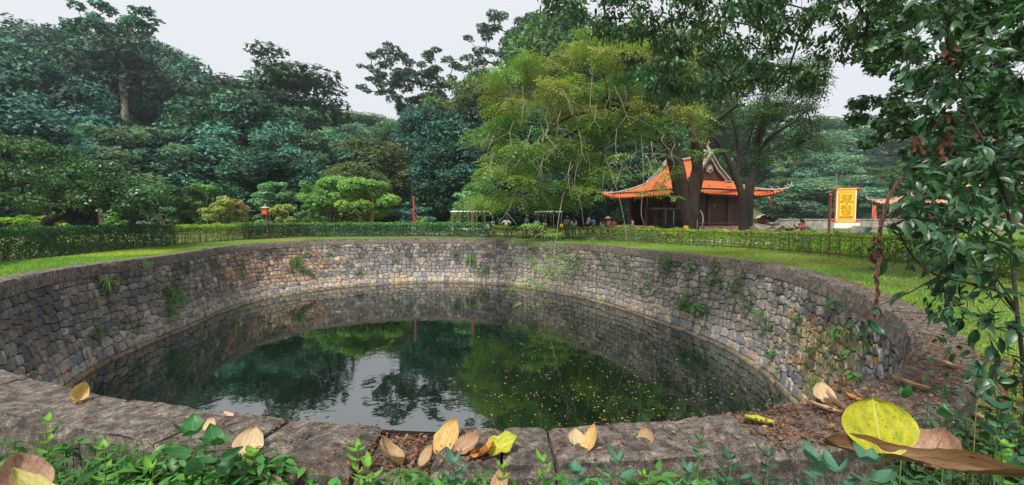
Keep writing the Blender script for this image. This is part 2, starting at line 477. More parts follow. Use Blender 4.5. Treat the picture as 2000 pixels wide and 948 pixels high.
# --- wall stones: cells of a jittered course layout, each an inset, chamfered block
def clip(poly, a, b, c):
    out = []; n = len(poly)
    for i in range(n):
        p, q = poly[i], poly[(i+1) % n]; dp = a*p[0]+b*p[1]-c; dq = a*q[0]+b*q[1]-c
        if dp <= 0: out.append(p)
        if (dp < 0 < dq) or (dq < 0 < dp):
            t = dp/(dp-dq); out.append((p[0]+(q[0]-p[0])*t, p[1]+(q[1]-p[1])*t))
    return out
CAPH = .34
def wall_cells():
    rows = []; v = CAPH; ncourse = 10
    hs = RS.uniform(.75, 1.25, ncourse); hs = hs/hs.sum()*(H-.07-CAPH)
    seeds = []
    for ci, h in enumerate(hs):
        s = RS.rand()*.4; k = 1.0 if ci < ncourse-1 else 1.15
        while s < PER-.15:
            wd = RS.choice([.22, .33, .45, .62], p=[.25, .35, .26, .14])*RS.uniform(.8, 1.2)*k*(h/.27)**.4
            r = RS.rand()
            if r < .16 and ci < ncourse-1 and wd > .3:       # two thin stones instead of one
                seeds.append((s+wd/2, v+h*.27, ci)); seeds.append((s+wd/2+RS.uniform(-.04, .04), v+h*.75, ci))
            else:
                seeds.append((s+wd/2, v+h/2+RS.uniform(-.035, .035)+.05*sin(s*1.3+ci), ci))
            s += wd
        v += h
    return np.array([(a, b) for a, b, c in seeds]), [c for a, b, c in seeds], ncourse
S_, CI, NC = wall_cells()
proj_c, proj_s = cos(PITCH), sin(PITCH)
def project(P):
    P = np.asarray(P, float); X, Y, Z = P[..., 0], P[..., 1], P[..., 2]-CAM_Z
    d = Y*proj_c-Z*proj_s; u = Y*proj_s+Z*proj_c; d = np.where(d > .05, d, .05)
    return 1000+FPX*X/d, 474-FPX*u/d, d
STONE_COLS = [((.21, .18, .15), 5), ((.25, .21, .17), 4), ((.17, .16, .15), 4), ((.12, .118, .115), 1.6), ((.25, .18, .135), 1.4), ((.29, .265, .225), 2.0), ((.15, .155, .165), .8)]
SCP = np.array([c[1] for c in STONE_COLS]); SCP = SCP/SCP.sum()
def stone_geo(i):
    sx, sv = S_[i]; hx, hv = 1.0, .6
    poly = [(sx-hx, max(sv-hv, CAPH+.008)), (sx+hx, max(sv-hv, CAPH+.008)), (sx+hx, min(sv+hv, H-.07)), (sx-hx, min(sv+hv, H-.07))]
    dx = S_[:, 0]-sx; dx = (dx+PER/2) % PER-PER/2; dv = S_[:, 1]-sv
    near = np.nonzero((abs(dx) < 1.1) & (abs(dv) < .75) & (abs(dx)+abs(dv) > 1e-6))[0]
    near = near[np.argsort(dx[near]**2+(dv[near]*1.35)**2)][:16]
    for j in near:
        ax, ay = dx[j], dv[j]*2.5                                    # anisotropic metric keeps beds flat
        mx_, my_ = sx+dx[j]/2, sv+dv[j]/2
        poly = clip(poly, ax, ay, ax*mx_+ay*my_)
        if len(poly) < 3: return None
    P = np.array(poly)
    keep = np.linalg.norm(P-np.roll(P, 1, 0), axis=1) > .03
    P = P[keep]
    if len(P) < 3: return None
    c = P.mean(0); n = len(P)
    # cut the corners so that outlines are rounded
    Q = []
    for k_ in range(n):
        a, b_ = P[k_-1], P[k_]; c_ = P[(k_+1) % n]; f = RS.uniform(.06, .19)
        Q.append(b_+(a-b_)*f*.8); Q.append(b_+(c_-b_)*f*.8)
    Q = np.array(Q); c = Q.mean(0); sz = np.sqrt(((Q-c)**2).sum(1)); m = len(Q)
    gap = RS.uniform(.010, .022)
    def ring(inset): return c+(Q-c)*(1-inset/np.maximum(sz, .03))[:, None]
    pr = RS.uniform(.008, .04); wob = lambda a: RS.uniform(-a, a, m)
    r0 = ring(gap*.4); r1 = ring(gap); r2 = ring(gap+RS.uniform(.014, .03))
    V = [wall_pt(r0[:, 0], r0[:, 1], np.full(m, -.05)), wall_pt(r1[:, 0], r1[:, 1], pr*.5+wob(.006)),
         wall_pt(r2[:, 0]+wob(.008), r2[:, 1]+wob(.008), pr+wob(.012)),
         wall_pt(c[0:1], c[1:2], np.array([pr+RS.uniform(-.006, .016)]))]
    V = np.concatenate(V); a = np.arange(m); b = (a+1) % m
    F4 = np.concatenate([np.stack([q*m+a, q*m+b, (q+1)*m+b, (q+1)*m+a], 1) for q in (0, 1)])
    F3 = np.stack([2*m+a, 2*m+b, np.full(m, 3*m)], 1)
    low = min(1, max(0, (c[1]-(H-.85))/.5))
    col = np.array(STONE_COLS[RS.choice(len(STONE_COLS), p=SCP)][0])*RS.uniform(.68, 1.35)
    col = col*np.array([1.08, 1.13, 1.22])
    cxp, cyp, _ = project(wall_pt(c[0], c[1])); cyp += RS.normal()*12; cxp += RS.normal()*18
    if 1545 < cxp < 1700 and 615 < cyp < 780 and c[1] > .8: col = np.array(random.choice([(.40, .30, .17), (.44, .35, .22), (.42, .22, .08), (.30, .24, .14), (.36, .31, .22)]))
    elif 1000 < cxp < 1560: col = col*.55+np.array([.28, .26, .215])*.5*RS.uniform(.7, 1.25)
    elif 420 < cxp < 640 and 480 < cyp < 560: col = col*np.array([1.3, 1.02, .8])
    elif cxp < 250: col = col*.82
    if low > 0: col = col*(1-low*.75)+np.array(random.choice([(.44, .37, .28), (.40, .38, .35), (.46, .35, .24), (.38, .34, .30), (.20, .22, .25)]))*low*.75*1.0
    x, y, d = project(V[2*m:3*m]); ar = abs(.5*np.sum(x*np.roll(y, 1)-y*np.roll(x, 1)))
    vis = (V[-1][1] > 2) and (x.max() > 0) and (x.min() < 2000)
    # is the inner face turned to the camera?
    nrmv = np.cross(V[m+1]-V[m], V[2*m]-V[m]); face = np.dot(-rim_at(c[0])[1], np.array([0-V[-1][0], 0-V[-1][1]])) > 0
    return V, F3, F4, col, (ar if vis and face else 0)
stones = [g for g in (stone_geo(i) for i in range(len(S_))) if g]
order = sorted(range(len(stones)), key=lambda i: -stones[i][4])
g = Geo()
for rank, i in enumerate(order):
    V, F3, F4, col, ar = stones[i]
    if rank < 300:
        me = npmesh('wall_stone', V, [F3, F4], M['stone'], np.broadcast_to(col, V.shape), True); me.set_sharp_from_angle(angle=radians(28)); under_well(link('wall_stone', me))
    else: g.add(V, [F3, F4], col)
me = g.mesh('wall_stones', M['stone'], True); me.set_sharp_from_angle(angle=radians(28)); o = under_well(link('wall_stones', me)); o['kind'] = 'stuff'
sl_ = 0.0
while sl_ < PER-.3:
    L_ = min(RS.choice([.35, .5, .7, .9])*RS.uniform(.85, 1.15), PER-sl_); a_ = sl_+.006; b_ = sl_+L_-.006; sl_ += L_
    n_ = 4; ss = np.linspace(a_, b_, n_); po = RS.uniform(.09, .15); tv = H-.075+RS.uniform(-.012, .02); Vl = []
    for v_, o_ in ((tv, -.04), (tv, po-.015), (tv+.02, po), (H+.12, po+.01)): Vl.append(wall_pt(ss, np.full(n_, v_), np.full(n_, o_)+RS.uniform(-.008, .008, n_)))
    Vl = np.concatenate(Vl); j_ = np.arange(n_-1); Fl = np.concatenate([np.stack([q*n_+j_, q*n_+j_+1, (q+1)*n_+j_+1, (q+1)*n_+j_], 1) for q in range(3)])
    Fe = np.array([[0, n_, 2*n_, 3*n_], [n_-1, 4*n_-1, 3*n_-1, 2*n_-1]])
    tc_l = np.array(random.choice([(.42, .33, .21), (.36, .31, .24), (.46, .37, .24), (.26, .23, .19)]))
    under_well(link('ledge_stone', npmesh('ledge_stone', Vl, [np.concatenate([Fl, Fe])], M['stone'], np.broadcast_to(tc_l, Vl.shape))))
def wall_back():
    n = 512; s = np.linspace(0, PER, n, endpoint=False); vs = np.array([.02, .9, 1.8, H+.4])
    V = np.concatenate([wall_pt(s, np.full(n, v), np.full(n, -.02)) for v in vs])
    a = np.arange(n); b = (a+1) % n
    F = np.concatenate([np.stack([q*n+a, q*n+b, (q+1)*n+b, (q+1)*n+a], 1) for q in range(3)])
    under_well(link('joint_bedding', npmesh('joint_bedding', V, F, M['mortar'])))
wall_back()

# --- coping stones: joints where the photograph shows them near the camera, regular further away
COPW = .45
def vnoise(P, sc, seed=0):
    """cheap smooth 3-D value noise"""
    P = np.asarray(P, float)*sc+seed*17.3; i = np.floor(P).astype(int); f = P-i; f = f*f*(3-2*f)
    def h(a, b, c):
        n = (a*374761393+b*668265263+c*1440662683) & 0x7fffffff; n = (n ^ (n >> 13))*1274126177 & 0x7fffffff
        return ((n ^ (n >> 16)) & 0xffff)/65535.
    x, y, z = i[..., 0], i[..., 1], i[..., 2]; fx, fy, fz = f[..., 0], f[..., 1], f[..., 2]; r = 0
    for dx in (0, 1):
        for dy in (0, 1):
            for dz in (0, 1):
                r = r+h(x+dx, y+dy, z+dz)*(fx if dx else 1-fx)*(fy if dy else 1-fy)*(fz if dz else 1-fz)
    return r*2-1
def coping_block(s0, s1, dz=0, fine=1, wd=COPW, shift=0.0):
    gapw = RS.uniform(.004, .012); s0 += gapw; s1 -= gapw; L = s1-s0
    ns = max(3, int(L/(.035 if fine == 2 else .12 if fine == 1 else .25))+1)
    nw = {2: 14, 1: 6, 0: 4}[fine]; nh = {2: 9, 1: 3, 0: 3}[fine]
    # cross-section loop: inner face bottom -> top -> outer bottom
    hb = CAPH; inn = np.stack([np.full(nh, .03), np.linspace(hb, .0, nh)], 1)
    top = np.stack([np.linspace(.03, -wd, nw+1)[1:], np.zeros(nw)], 1)
    out_ = np.stack([np.full(nh, -wd), np.linspace(0, hb+.05, nh)], 1)[1:]
    sec = np.concatenate([inn, top, out_]); m = len(sec)
    S = np.linspace(s0, s1, ns)
    SS = np.repeat(S, m); O = np.tile(sec[:, 0], ns)-shift; D = np.tile(sec[:, 1], ns)
    p, n, wp = rim_at(SS); slope = (wp-p)*(D/H)[:, None]
    slope[O < .0] = 0
    xy = p-n*O[:, None]+slope; V = np.concatenate([xy, -(D-dz)[:, None]], 1)
    # rounded arrises, worn ends, rough surface
    seed = RS.randint(50); amp = {2: .018, 1: .015, 0: .012}[fine]
    N = vnoise(V, 3.1, seed)*.7+vnoise(V, 9, seed)*.45+vnoise(V, 26, seed)*.22
    V[:, 2] += np.where(D < .02, N*amp, 0)
    V[:, :2] -= n*(np.where((O > .02-shift) | (O < -wd+.02-shift), N*amp*1.3, 0))[:, None]
    edge = (D < .02) & ((O > .02-shift) | (O < -wd+.01-shift)); V[edge, 2] -= RS.uniform(.012, .03)
    V[edge & (O < -.2), :2] -= n[edge & (O < -.2)]*.03
    V[edge & (O > 0), :2] += n[edge & (O > 0)]*.022
    te = np.minimum(SS-s0, s1-SS); e2 = (te < .02) & (D < .03); V[e2, 2] -= .02
    i = np.arange(ns-1)[:, None]*m; j = np.arange(m-1)[None]
    F = np.stack([i+j, i+j+1, i+m+j+1, i+m+j], -1).reshape(-1, 4)
    ends = [np.array([list(range(m))]), np.array([[(ns-1)*m+q for q in range(m)][::-1]])]
    nV = len(V)
    return V, [F]+ends
near_px = [(0, 722), (60, 735), (235, 785), (435, 800), (560, 816), (745, 838), (865, 838), (978, 840), (1071, 842), (1445, 819), (1590, 786), (1700, 742), (1764, 690), (1772, 640)]
js = [s_of_px(x, y) for x, y in near_px]
# arc length grows with the polar angle; near joints run from left to right along growing s
js = [j if j > js[0]-1e-6 else j+PER for j in js]
for i in range(1, len(js)):
    if js[i] <= js[i-1]: js[i] = js[i-1]+.3
joints = list(js); s = js[-1]
while s < js[0]+PER-.5:
    s += RS.choice([.5, .62, .75, .95])*RS.uniform(.9, 1.1); joints.append(min(s, js[0]+PER))
if joints[-1] < js[0]+PER: joints[-1] = js[0]+PER
for i in range(len(joints)-1):
    a, b = joints[i], joints[i+1]; near = i < len(js)-1
    dz = RS.uniform(-.012, .012); fine = 2 if near else (1 if rim_at((a+b)/2)[0][1] < 14 else 0)
    if near and i == 5: dz = -.055                      # the low, litter-filled stretch
    V, Fs = coping_block(a, b, dz, fine)
    me = npmesh('coping_stone', V, Fs, M['coping'], smooth=True)
    me.set_sharp_from_angle(angle=radians(50))
    under_well(link('coping_stone', me))

# ------------------------------------------------------------------ foliage materials
M['leaf_teal'] = leaf_mat('teal_forest_leaf', (.062, .175, .135), .5, .12)
M['leaf_deep'] = leaf_mat('deep_forest_leaf', (.035, .108, .066), .5, .10)
M['leaf_mid'] = leaf_mat('mid_green_leaf', (0.061, 0.149, 0.047), .5, .3)
M['leaf_olive'] = leaf_mat('olive_leaf', (0.115, 0.149, 0.054), .6, .3)
M['leaf_hazy'] = leaf_mat('haze_paled_leaf', (.15, .27, .19), .6, .3)  # green paled so the leaf colour itself carries distance haze
M['leaf_pale'] = leaf_mat('pale_blue_green_leaf', (0.176, 0.365, 0.189), .5, .3)
M['leaf_lime'] = leaf_mat('fresh_green_leaf', (.17, .33, .10), .5, .35)
M['leaf_yellow'] = leaf_mat('yellow_green_leaf', (.26, .31, .09), .5, .35)
M['leaf_orange'] = leaf_mat('orange_tinged_leaf', (.32, .22, .08), .5, .3)
M['leaf_fruit'] = leaf_mat('glossy_dark_leaf', (0.054, 0.135, 0.047), .42, .2, .4)
M['leaf_feather'] = leaf_mat('feathery_leaf', (.15, .27, .07), .5, .35)
M['leaf_feather_gold'] = leaf_mat('golden_feathery_leaf', (.26, .28, .08), .5, .35)
M['leaf_canopy'] = leaf_mat('dark_canopy_leaf', (0.041, 0.101, 0.030), .4, .14)
M['leaf_dark'] = leaf_mat('dark_foreground_leaf', (0.030, 0.095, 0.038), .38, .22, .5)
M['leaf_red'] = leaf_mat('reddish_leaf', (0.189, 0.081, 0.047), .6, .3)
M['hedge_dark'] = leaf_mat('dark_hedge_leaf', (0.034, 0.108, 0.034), .45, .2)
M['hedge_light'] = leaf_mat('light_hedge_leaf', (0.203, 0.338, 0.047), .5, .35)
M['fern'] = leaf_mat('fern_leaf', (.065, .17, .045), .5, .35)
M['cover'] = leaf_mat('ground_cover_leaf', (.08, .25, .045), .4, .35)
M['grass'] = leaf_mat('grass_blade', (0.176, 0.365, 0.054), .6, .3)

def variant(name, seed, clumps, radii, dens, size, tpl=T_FAN, trunk=None, tip=.06, mat='leaf_teal', bark='bark', sag=.0, **kw):
    """returns (crown mesh, trunk mesh)"""
    rs = np.random.RandomState(seed); g = Geo()
    clump_leaves(g, rs, clumps, radii, dens, size, tpl, **kw)
    cm = g.mesh(name+'_crown', M[mat])
    ch = skeleton(rs, trunk, clumps, seg=1.4, tip=tip, sag=sag)
    tm = limbs_mesh(name+'_trunk', ch, M[bark], 6, .6)
    return cm, tm

def env_clumps(rs, n, prof, rmin, rmax, flat=.6, inner=.25):
    """clumps spread over a crown given by prof(t)->radius for t in 0..1 (height fraction); unit height 1"""
    C = []; R = []
    tries = 0
    while len(C) < n and tries < n*40:
        tries += 1
        t = rs.rand(); rr = prof(t)
        if rs.rand() > rr/.55+.15: continue
        a = rs.rand()*2*pi; q = rr*(rs.uniform(.7, 1.0) if rs.rand() > inner else rs.uniform(.1, .6))
        r = rs.uniform(rmin, rmax)
        p = np.array([q*cos(a), q*sin(a), t])
        if C and min(np.linalg.norm(np.array(C)-p, axis=1)) < r*.55: continue
        C.append(p); R.append((r, r, r*flat))
    return np.array(C), np.array(R)

VAR = {}
def forest_variants():
    def P_round(t): return .36*math.sqrt(max(0, 1-((t-.52)/.5)**2))+.03
    def P_tall(t): return .27*(max(0, sin(pi*min(1, t*.93+.08))))**.5
    def P_cone(t): return .36*(1-t)**.7+.03
    def P_vine(t): return .20*(.6+.4*sin(t*9+1))+.05
    def P_wide(t): return .46*math.sqrt(max(0, 1-((t-.6)/.42)**2))+.02 if t > .2 else .18
    for i, (k, P, n, rmn, rmx, fl) in enumerate((('round', P_round, 130, .045, .12, .85), ('tall', P_tall, 120, .04, .09, .9), ('cone', P_cone, 80, .07, .13, .28),
                                            ('vine', P_vine, 80, .05, .08, 1.3), ('wide', P_wide, 115, .045, .12, .7))):
        rs = np.random.RandomState(40+i); C, R = env_clumps(rs, n, P, rmn, rmx, fl)
        C[:, 2] = .04+C[:, 2]*.92
        Hh = 20.; C = C*Hh; R = R*Hh
        cm, tm = variant(k, 60+i, C, R, {'cone': 9, 'round': 8, 'tall': 11, 'vine': 14, 'wide': 9}[k], {'cone': .34, 'round': .34, 'tall': .42, 'vine': .38, 'wide': .37}[k], {'cone': T_FAN, 'round': T_FAN, 'tall': T_KITE, 'vine': T_LEAF, 'wide': T_FAN}[k], [(0, 0, -.5), (0.1, 0, 4), (-.2, .1, 9), (.1, 0, 14)], .055, lower=.5, shell=(.3, 1.28), clump_var=.55, hue=.3, leaf_var=.4)
        VAR[k] = (cm, tm)
forest_variants()
def place_tree(name, kind, px, top, Y, width, mat, label, cat='tree', group=None, seedrot=0, bark=None, base_z=None):
    """tree of the given variant with its top at pixel (px, top), at distance Y, crown width in pixels"""
    cm, tm = VAR[kind]; p = at(px, top, Y); z0 = G(p.x, p.y)-.1 if base_z is None else base_z
    hgt = p.z-z0; d = empty(name, (p.x, p.y, z0), seedrot, label, cat, group)
    half = {'round': .39*20, 'tall': .30*20, 'cone': .38*20, 'vine': .25*20, 'wide': .5*20}.get(kind, 1)
    sz = hgt/ZTOP[kind]; sxy = (width/2/FPX*Y)/half if kind in ('round', 'tall', 'cone', 'vine', 'wide') else (width/2/FPX*Y)/XH[kind]
    d.scale = (sxy, sxy, sz)
    for nm, me, mt in (('crown', cm, M[mat]), ('trunk', tm, M[bark] if bark else None)):
        o = link(nm, me, d)
        if mt: o.material_slots[0].link = 'OBJECT'; o.material_slots[0].material = mt
    return d
def ztop(me):
    a = np.empty(len(me.vertices)*3, np.float32); me.vertices.foreach_get('co', a); a = a.reshape(-1, 3)
    return float(np.percentile(a[:, 2], 99.8)), float(np.percentile(abs(a[:, 0]), 99))
ZTOP = {}; XH = {}
for k_ in VAR: ZTOP[k_], XH[k_] = ztop(VAR[k_][0])

FG = 'forest trees behind the garden'
FOREST = [
 # px, top, Y, width, kind, material, label
 (-60, 70, 46, 330, 'round', 'leaf_teal', 'broad blue green forest tree filling the left edge of the photo'),
 (70, 130, 44, 260, 'wide', 'leaf_teal', 'spreading blue green tree with pale leaf pads at upper left'),
 (20, 45, 62, 260, 'tall', 'leaf_deep', 'dark tree whose top meets the sky at the far left'),
 (130, 62, 66, 240, 'round', 'leaf_teal', 'rounded forest tree left of the tall pale trunked tree'),
 (300, 85, 60, 190, 'round', 'leaf_teal', 'forest tree on the slope right of the tall pale trunked tree'),
 (215, 95, 56, 250, 'round', 'leaf_deep', 'dark forest tree in front of the tall pale trunked tree'),
 (370, 150, 58, 200, 'wide', 'leaf_teal', 'lower forest tree at the dip before the layered tree'),
 (440, 165, 70, 230, 'round', 'leaf_deep', 'dark tree in the dip of the skyline left of the layered tree'),
 (265, 245, 41, 260, 'wide', 'leaf_hazy', 'low rounded tree with greyish green crown behind the fruit tree'),
 (120, 215, 40, 280, 'wide', 'leaf_teal', 'low spreading forest tree directly above the dark fruit tree'),
 (-20, 190, 36, 240, 'round', 'leaf_teal', 'forest tree with paler leaves at the left edge behind the fruit tree'),
 (370, 262, 42, 200, 'round', 'leaf_teal', 'mid height blue green tree behind the small garden trees at left'),
 (470, 190, 47, 230, 'round', 'leaf_teal', 'full blue green tree standing in front of the layered tree to its left'),
 (590, 250, 44, 200, 'wide', 'leaf_teal', 'blue green tree with fan shaped leaf pads below the layered tree'),
 (535, 300, 40, 170, 'round', 'leaf_deep', 'dark low tree behind the pale rounded garden tree'),
 (655, 265, 52, 130, 'round', 'leaf_teal', 'small blue green tree at the right foot of the layered tree'),
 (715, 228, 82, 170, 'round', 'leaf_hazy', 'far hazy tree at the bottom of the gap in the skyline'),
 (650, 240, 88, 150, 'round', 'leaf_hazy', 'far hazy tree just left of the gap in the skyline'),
 (722, 275, 46, 170, 'round', 'leaf_olive', 'olive grey tree with thin branches behind the bright green garden tree'),
 (690, 320, 41, 120, 'round', 'leaf_olive', 'low olive tree right behind the bright green garden tree'),
 (865, 215, 50, 170, 'round', 'leaf_deep', 'dark rounded tree right of the vine covered trunk'),
 (905, 150, 58, 190, 'wide', 'leaf_mid', 'tree with brownish leaf tips right of the twin topped tree'),
 (880, 280, 42, 150, 'round', 'leaf_deep', 'very dark low tree behind the white roofed cart'),
 (960, 165, 52, 200, 'round', 'leaf_olive', 'olive tree partly hidden by the feathery tree'),
 (1090, 35, 60, 250, 'round', 'leaf_mid', 'tall full crowned tree rising behind the feathery tree'),
 (1000, 200, 50, 220, 'round', 'leaf_deep', 'dark tree behind the left part of the feathery tree'),
 (1180, 60, 66, 260, 'wide', 'leaf_mid', 'tall tree behind the middle of the feathery tree'),
 (1130, 300, 47, 200, 'round', 'leaf_deep', 'dark low tree left of the pavilion'),
 (1010, 330, 44, 170, 'round', 'leaf_deep', 'dark low tree between the white roofed cart and the pavilion'),
 (1320, 100, 75, 260, 'round', 'leaf_mid', 'tree standing high behind the pavilion ridge'),
 (1210, 220, 62, 220, 'round', 'leaf_deep', 'dark tree behind the rear end of the pavilion roof'),
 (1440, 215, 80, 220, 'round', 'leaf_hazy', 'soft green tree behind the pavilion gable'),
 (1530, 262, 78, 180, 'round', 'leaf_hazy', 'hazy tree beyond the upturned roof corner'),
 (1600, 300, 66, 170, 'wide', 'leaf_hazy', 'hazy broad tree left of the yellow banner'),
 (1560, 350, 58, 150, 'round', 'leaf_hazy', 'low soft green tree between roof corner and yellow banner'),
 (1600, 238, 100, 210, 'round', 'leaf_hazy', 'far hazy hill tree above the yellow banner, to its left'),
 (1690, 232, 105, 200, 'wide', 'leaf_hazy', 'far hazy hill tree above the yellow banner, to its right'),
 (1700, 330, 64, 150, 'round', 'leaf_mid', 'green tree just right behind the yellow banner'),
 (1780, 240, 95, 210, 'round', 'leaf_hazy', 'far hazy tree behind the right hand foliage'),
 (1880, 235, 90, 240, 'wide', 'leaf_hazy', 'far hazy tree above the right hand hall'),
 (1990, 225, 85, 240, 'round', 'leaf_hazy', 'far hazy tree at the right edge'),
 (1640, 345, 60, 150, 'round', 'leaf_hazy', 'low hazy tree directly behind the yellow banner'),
 (1800, 320, 75, 200, 'round', 'leaf_mid', 'green tree behind the low tiled hall'),
 (1930, 310, 78, 200, 'round', 'leaf_mid', 'green tree behind the yellow roofed pavilion'),
]
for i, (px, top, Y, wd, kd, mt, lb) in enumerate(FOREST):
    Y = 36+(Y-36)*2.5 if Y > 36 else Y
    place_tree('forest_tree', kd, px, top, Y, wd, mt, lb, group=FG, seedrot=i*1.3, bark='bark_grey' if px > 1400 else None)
o = place_tree('layered_tree', 'cone', 545, 98, 84, 320, 'leaf_deep', 'tall dark tree with layered shelf like branches on the left side of the skyline gap', seedrot=.4)
# --- free-form trees from listed clumps (pixel, distance) with their own skeleton
def free_tree(name, label, Y, base_px, clumps, rpx, dens, size, mat, bark, tpl=T_FAN, trunk_px=None, tip=.05, spread=2.5, seed=1, rmax=None,
              dmats=None, seg=1.2, sub=1, subr=.6, z0=None, parent=None, jit=.18, cap=None, k=1.0, skmax=9999, rk=1.0, **kw):
    size *= k; dens /= k*k; tip *= k; seg *= k; spread *= k; rmax = rmax*k if rmax else None; cap = cap*k if cap else None
    rs = np.random.RandomState(seed); b = at(base_px[0], base_px[1], Y); zb = G(b.x, Y) if z0 is None else z0
    root = empty(name, (b.x, Y, zb), 0, label, kw.pop('cat', 'tree'), kw.pop('group', None))
    tr = [Vector((b.x, Y, zb-.2))]+[at(x, y, Y) for x, y in (trunk_px or [])]
    C = []; R = []; SK = []
    for c in clumps:
        x, y = c[0], c[1]; r = (c[2] if len(c) > 2 else rpx)*rk; dY = c[3] if len(c) > 3 else rs.uniform(-spread, spread)
        q = at(x, y, Y+dY); rr = r/FPX*(Y+dY)
        for kk in range(sub):
            o_ = rs.normal(size=3)*rr*.75 if sub > 1 else np.zeros(3); o_[2] *= .6
            if y < skmax: SK.append(np.array(q)+o_)
            C.append(np.array(q)+o_); f = subr if sub > 1 else 1; R.append((rr*f, rr*f, rr*f*kw.get('flat', .55)))
    kw.pop('flat', None)
    g = Geo(); clump_leaves(g, rs, C, R, dens, size, tpl, **kw)
    ch = skeleton(rs, [tuple(p) for p in tr], SK, seg=seg, tip=tip, rmax=rmax, jit=jit, cap=cap)
    off = np.array([b.x, Y, zb])
    for i in range(len(g.V)): g.V[i] = g.V[i]-off
    ch = [(p-off, r) for p, r in ch]
    link('crown', g.mesh(name+'_crown', M[mat]), root)
    link('trunk', limbs_mesh(name+'_trunk', ch, M[bark], 7, .5), root)
    return root, ch, C

free_tree('tall_tree', 'tall thin tree with a pale forked trunk and airy crown on the left skyline', 78, (243, 400),
    [(160, 42, 16), (190, 30, 18), (215, 40, 16), (240, 62, 20), (262, 42, 18), (284, 36, 14), (275, 62, 16), (220, 75, 18), (180, 62, 20), (150, 62, 14), (205, 95, 16), (262, 92, 18), (240, 110, 16), (290, 80, 10), (190, 110, 14), (255, 135, 12)],
    18, 11, .36, 'leaf_teal', 'bark_pale', trunk_px=[(244, 260), (243, 190), (238, 150)], tip=.03, seed=5, rmax=.35, sub=3, subr=.6, rk=1.25, k=1.6, cap=.14)
free_tree('twin_topped_tree', 'airy dark tree with two tops against the sky, its trunk wrapped in climbing vines', 92, (800, 420),
    [(745, 100, 14), (725, 112, 12), (712, 128, 8), (765, 108, 14), (790, 122, 16), (735, 135, 13), (750, 150, 14), (722, 165, 11), (708, 176, 9), (742, 178, 9), (770, 145, 16), (762, 175, 10), (788, 160, 18),
     (805, 145, 15), (830, 118, 12), (850, 112, 13), (868, 128, 12), (838, 140, 14), (858, 150, 12), (820, 165, 18), (845, 172, 14), (800, 190, 22), (825, 200, 22), (862, 185, 12), (880, 172, 10), (790, 215, 22), (845, 220, 24), (875, 150, 8), (770, 225, 16)],
    12, 22, .22, 'leaf_deep', 'bark', trunk_px=[(797, 300), (790, 230), (778, 195)], tip=.02, seed=6, rmax=.4, spread=1.6, sub=3, subr=.6, rk=1.3, k=1.9, cap=.13)
place_tree('vine_draped_trunk', 'vine', 818, 205, 70, 95, 'leaf_teal', 'tree trunk column draped in hanging climbing vines behind the red post')
place_tree('vine_draped_trunk', 'vine', 775, 235, 78, 80, 'leaf_mid', 'slimmer vine draped trunk just left of the taller draped column')
free_tree('skyline_tree', 'tree with open layered branches on the skyline above the feathery tree', 104, (985, 420),
    [(935, 75, 14), (960, 55, 16), (990, 45, 18), (1010, 60, 18), (1035, 45, 16), (950, 95, 14), (915, 112, 12), (925, 130, 16), (950, 120, 14), (980, 90, 16), (985, 120, 18), (1010, 100, 20), (1040, 80, 20), (905, 125, 9), (1060, 60, 14), (1000, 150, 22), (960, 155, 20), (1050, 120, 24), (930, 165, 18)],
    15, 15, .26, 'leaf_deep', 'bark', trunk_px=[(985, 260), (982, 190), (988, 140)], tip=.025, seed=8, rmax=.45, spread=2, sub=3, subr=.6, rk=1.25, k=1.7, cap=.14)
def pale_shrub(name, label, px, top, Y, width, mat, seed, bark='bark_pale', stems=5, n=30, size=.16, dens=45, fl=.6, bot=.25, cat='small tree', group='small garden trees beyond the hedge', tpl=T_FAN):
    rs = np.random.RandomState(seed); p = at(px, top, Y); z0 = G(p.x, Y)-.05; Hh = p.z-z0; W = width/FPX*Y/2
    root = empty(name, (p.x, Y, z0), 0, label, cat, group)
    C = []; R = []
    for i in range(n):
        t = bot+(1-bot)*rs.rand()**.8; rr = W*math.sqrt(max(.05, 1-((t-.58)/.52)**2))*rs.uniform(.3, .95); a = rs.rand()*2*pi
        r = W*rs.uniform(.2, .34); C.append((rr*cos(a), rr*sin(a), Hh*t-r*.4)); R.append((r, r, r*fl))
    g = Geo(); clump_leaves(g, rs, C, R, dens, size, tpl)
    link('crown', g.mesh(name+'_crown', M[mat]), root)
    gg = Geo()
    for s in range(stems):
        a = rs.rand()*2*pi; b = np.array([cos(a), sin(a), 0])*W*.12; ch = skeleton(rs, [b, b*2.2+[0, 0, Hh*.25], b*3+[0, 0, Hh*.4]], [C[k] for k in range(s, n, stems)], seg=.5, tip=.018)
        for q, r in ch:
            V, Fs = tube(q, np.maximum(r, .012), 5, False); gg.add(V, Fs)
    link('trunk', gg.mesh(name+'_trunk', M[bark], True), root)
    return root
pale_shrub('garden_tree', 'bright green many stemmed garden tree with pale yellow trunks in the middle', 712, 350, 37, 122, 'leaf_lime', 3, 'bark_yellow', 8, 40, .17, 45, bot=.42)
pale_shrub('garden_tree', 'rounded fresh green garden tree touching the bright many stemmed one on its left', 635, 346, 39, 105, 'leaf_lime', 4, 'bark_pale', 4, 44, .17, 45, bot=.2)
pale_shrub('garden_tree', 'domed pale blue green garden tree behind the red lantern post', 530, 357, 41, 78, 'leaf_pale', 5, n=34)
pale_shrub('garden_tree', 'light green small tree left of the orange tinged bush', 402, 358, 42, 80, 'leaf_lime', 6, n=30)
pale_shrub('garden_tree', 'small light green tree at the right end of the dark fruit tree', 345, 362, 40, 90, 'leaf_mid', 7, n=30)
pale_shrub('garden_tree', 'grey green open small tree behind the orange tinged bush', 455, 362, 43, 80, 'leaf_pale', 8, n=26, dens=30)
pale_shrub('garden_tree', 'pale green rounded small tree above the white roofed cart', 912, 374, 40, 60, 'leaf_pale', 9, n=26)
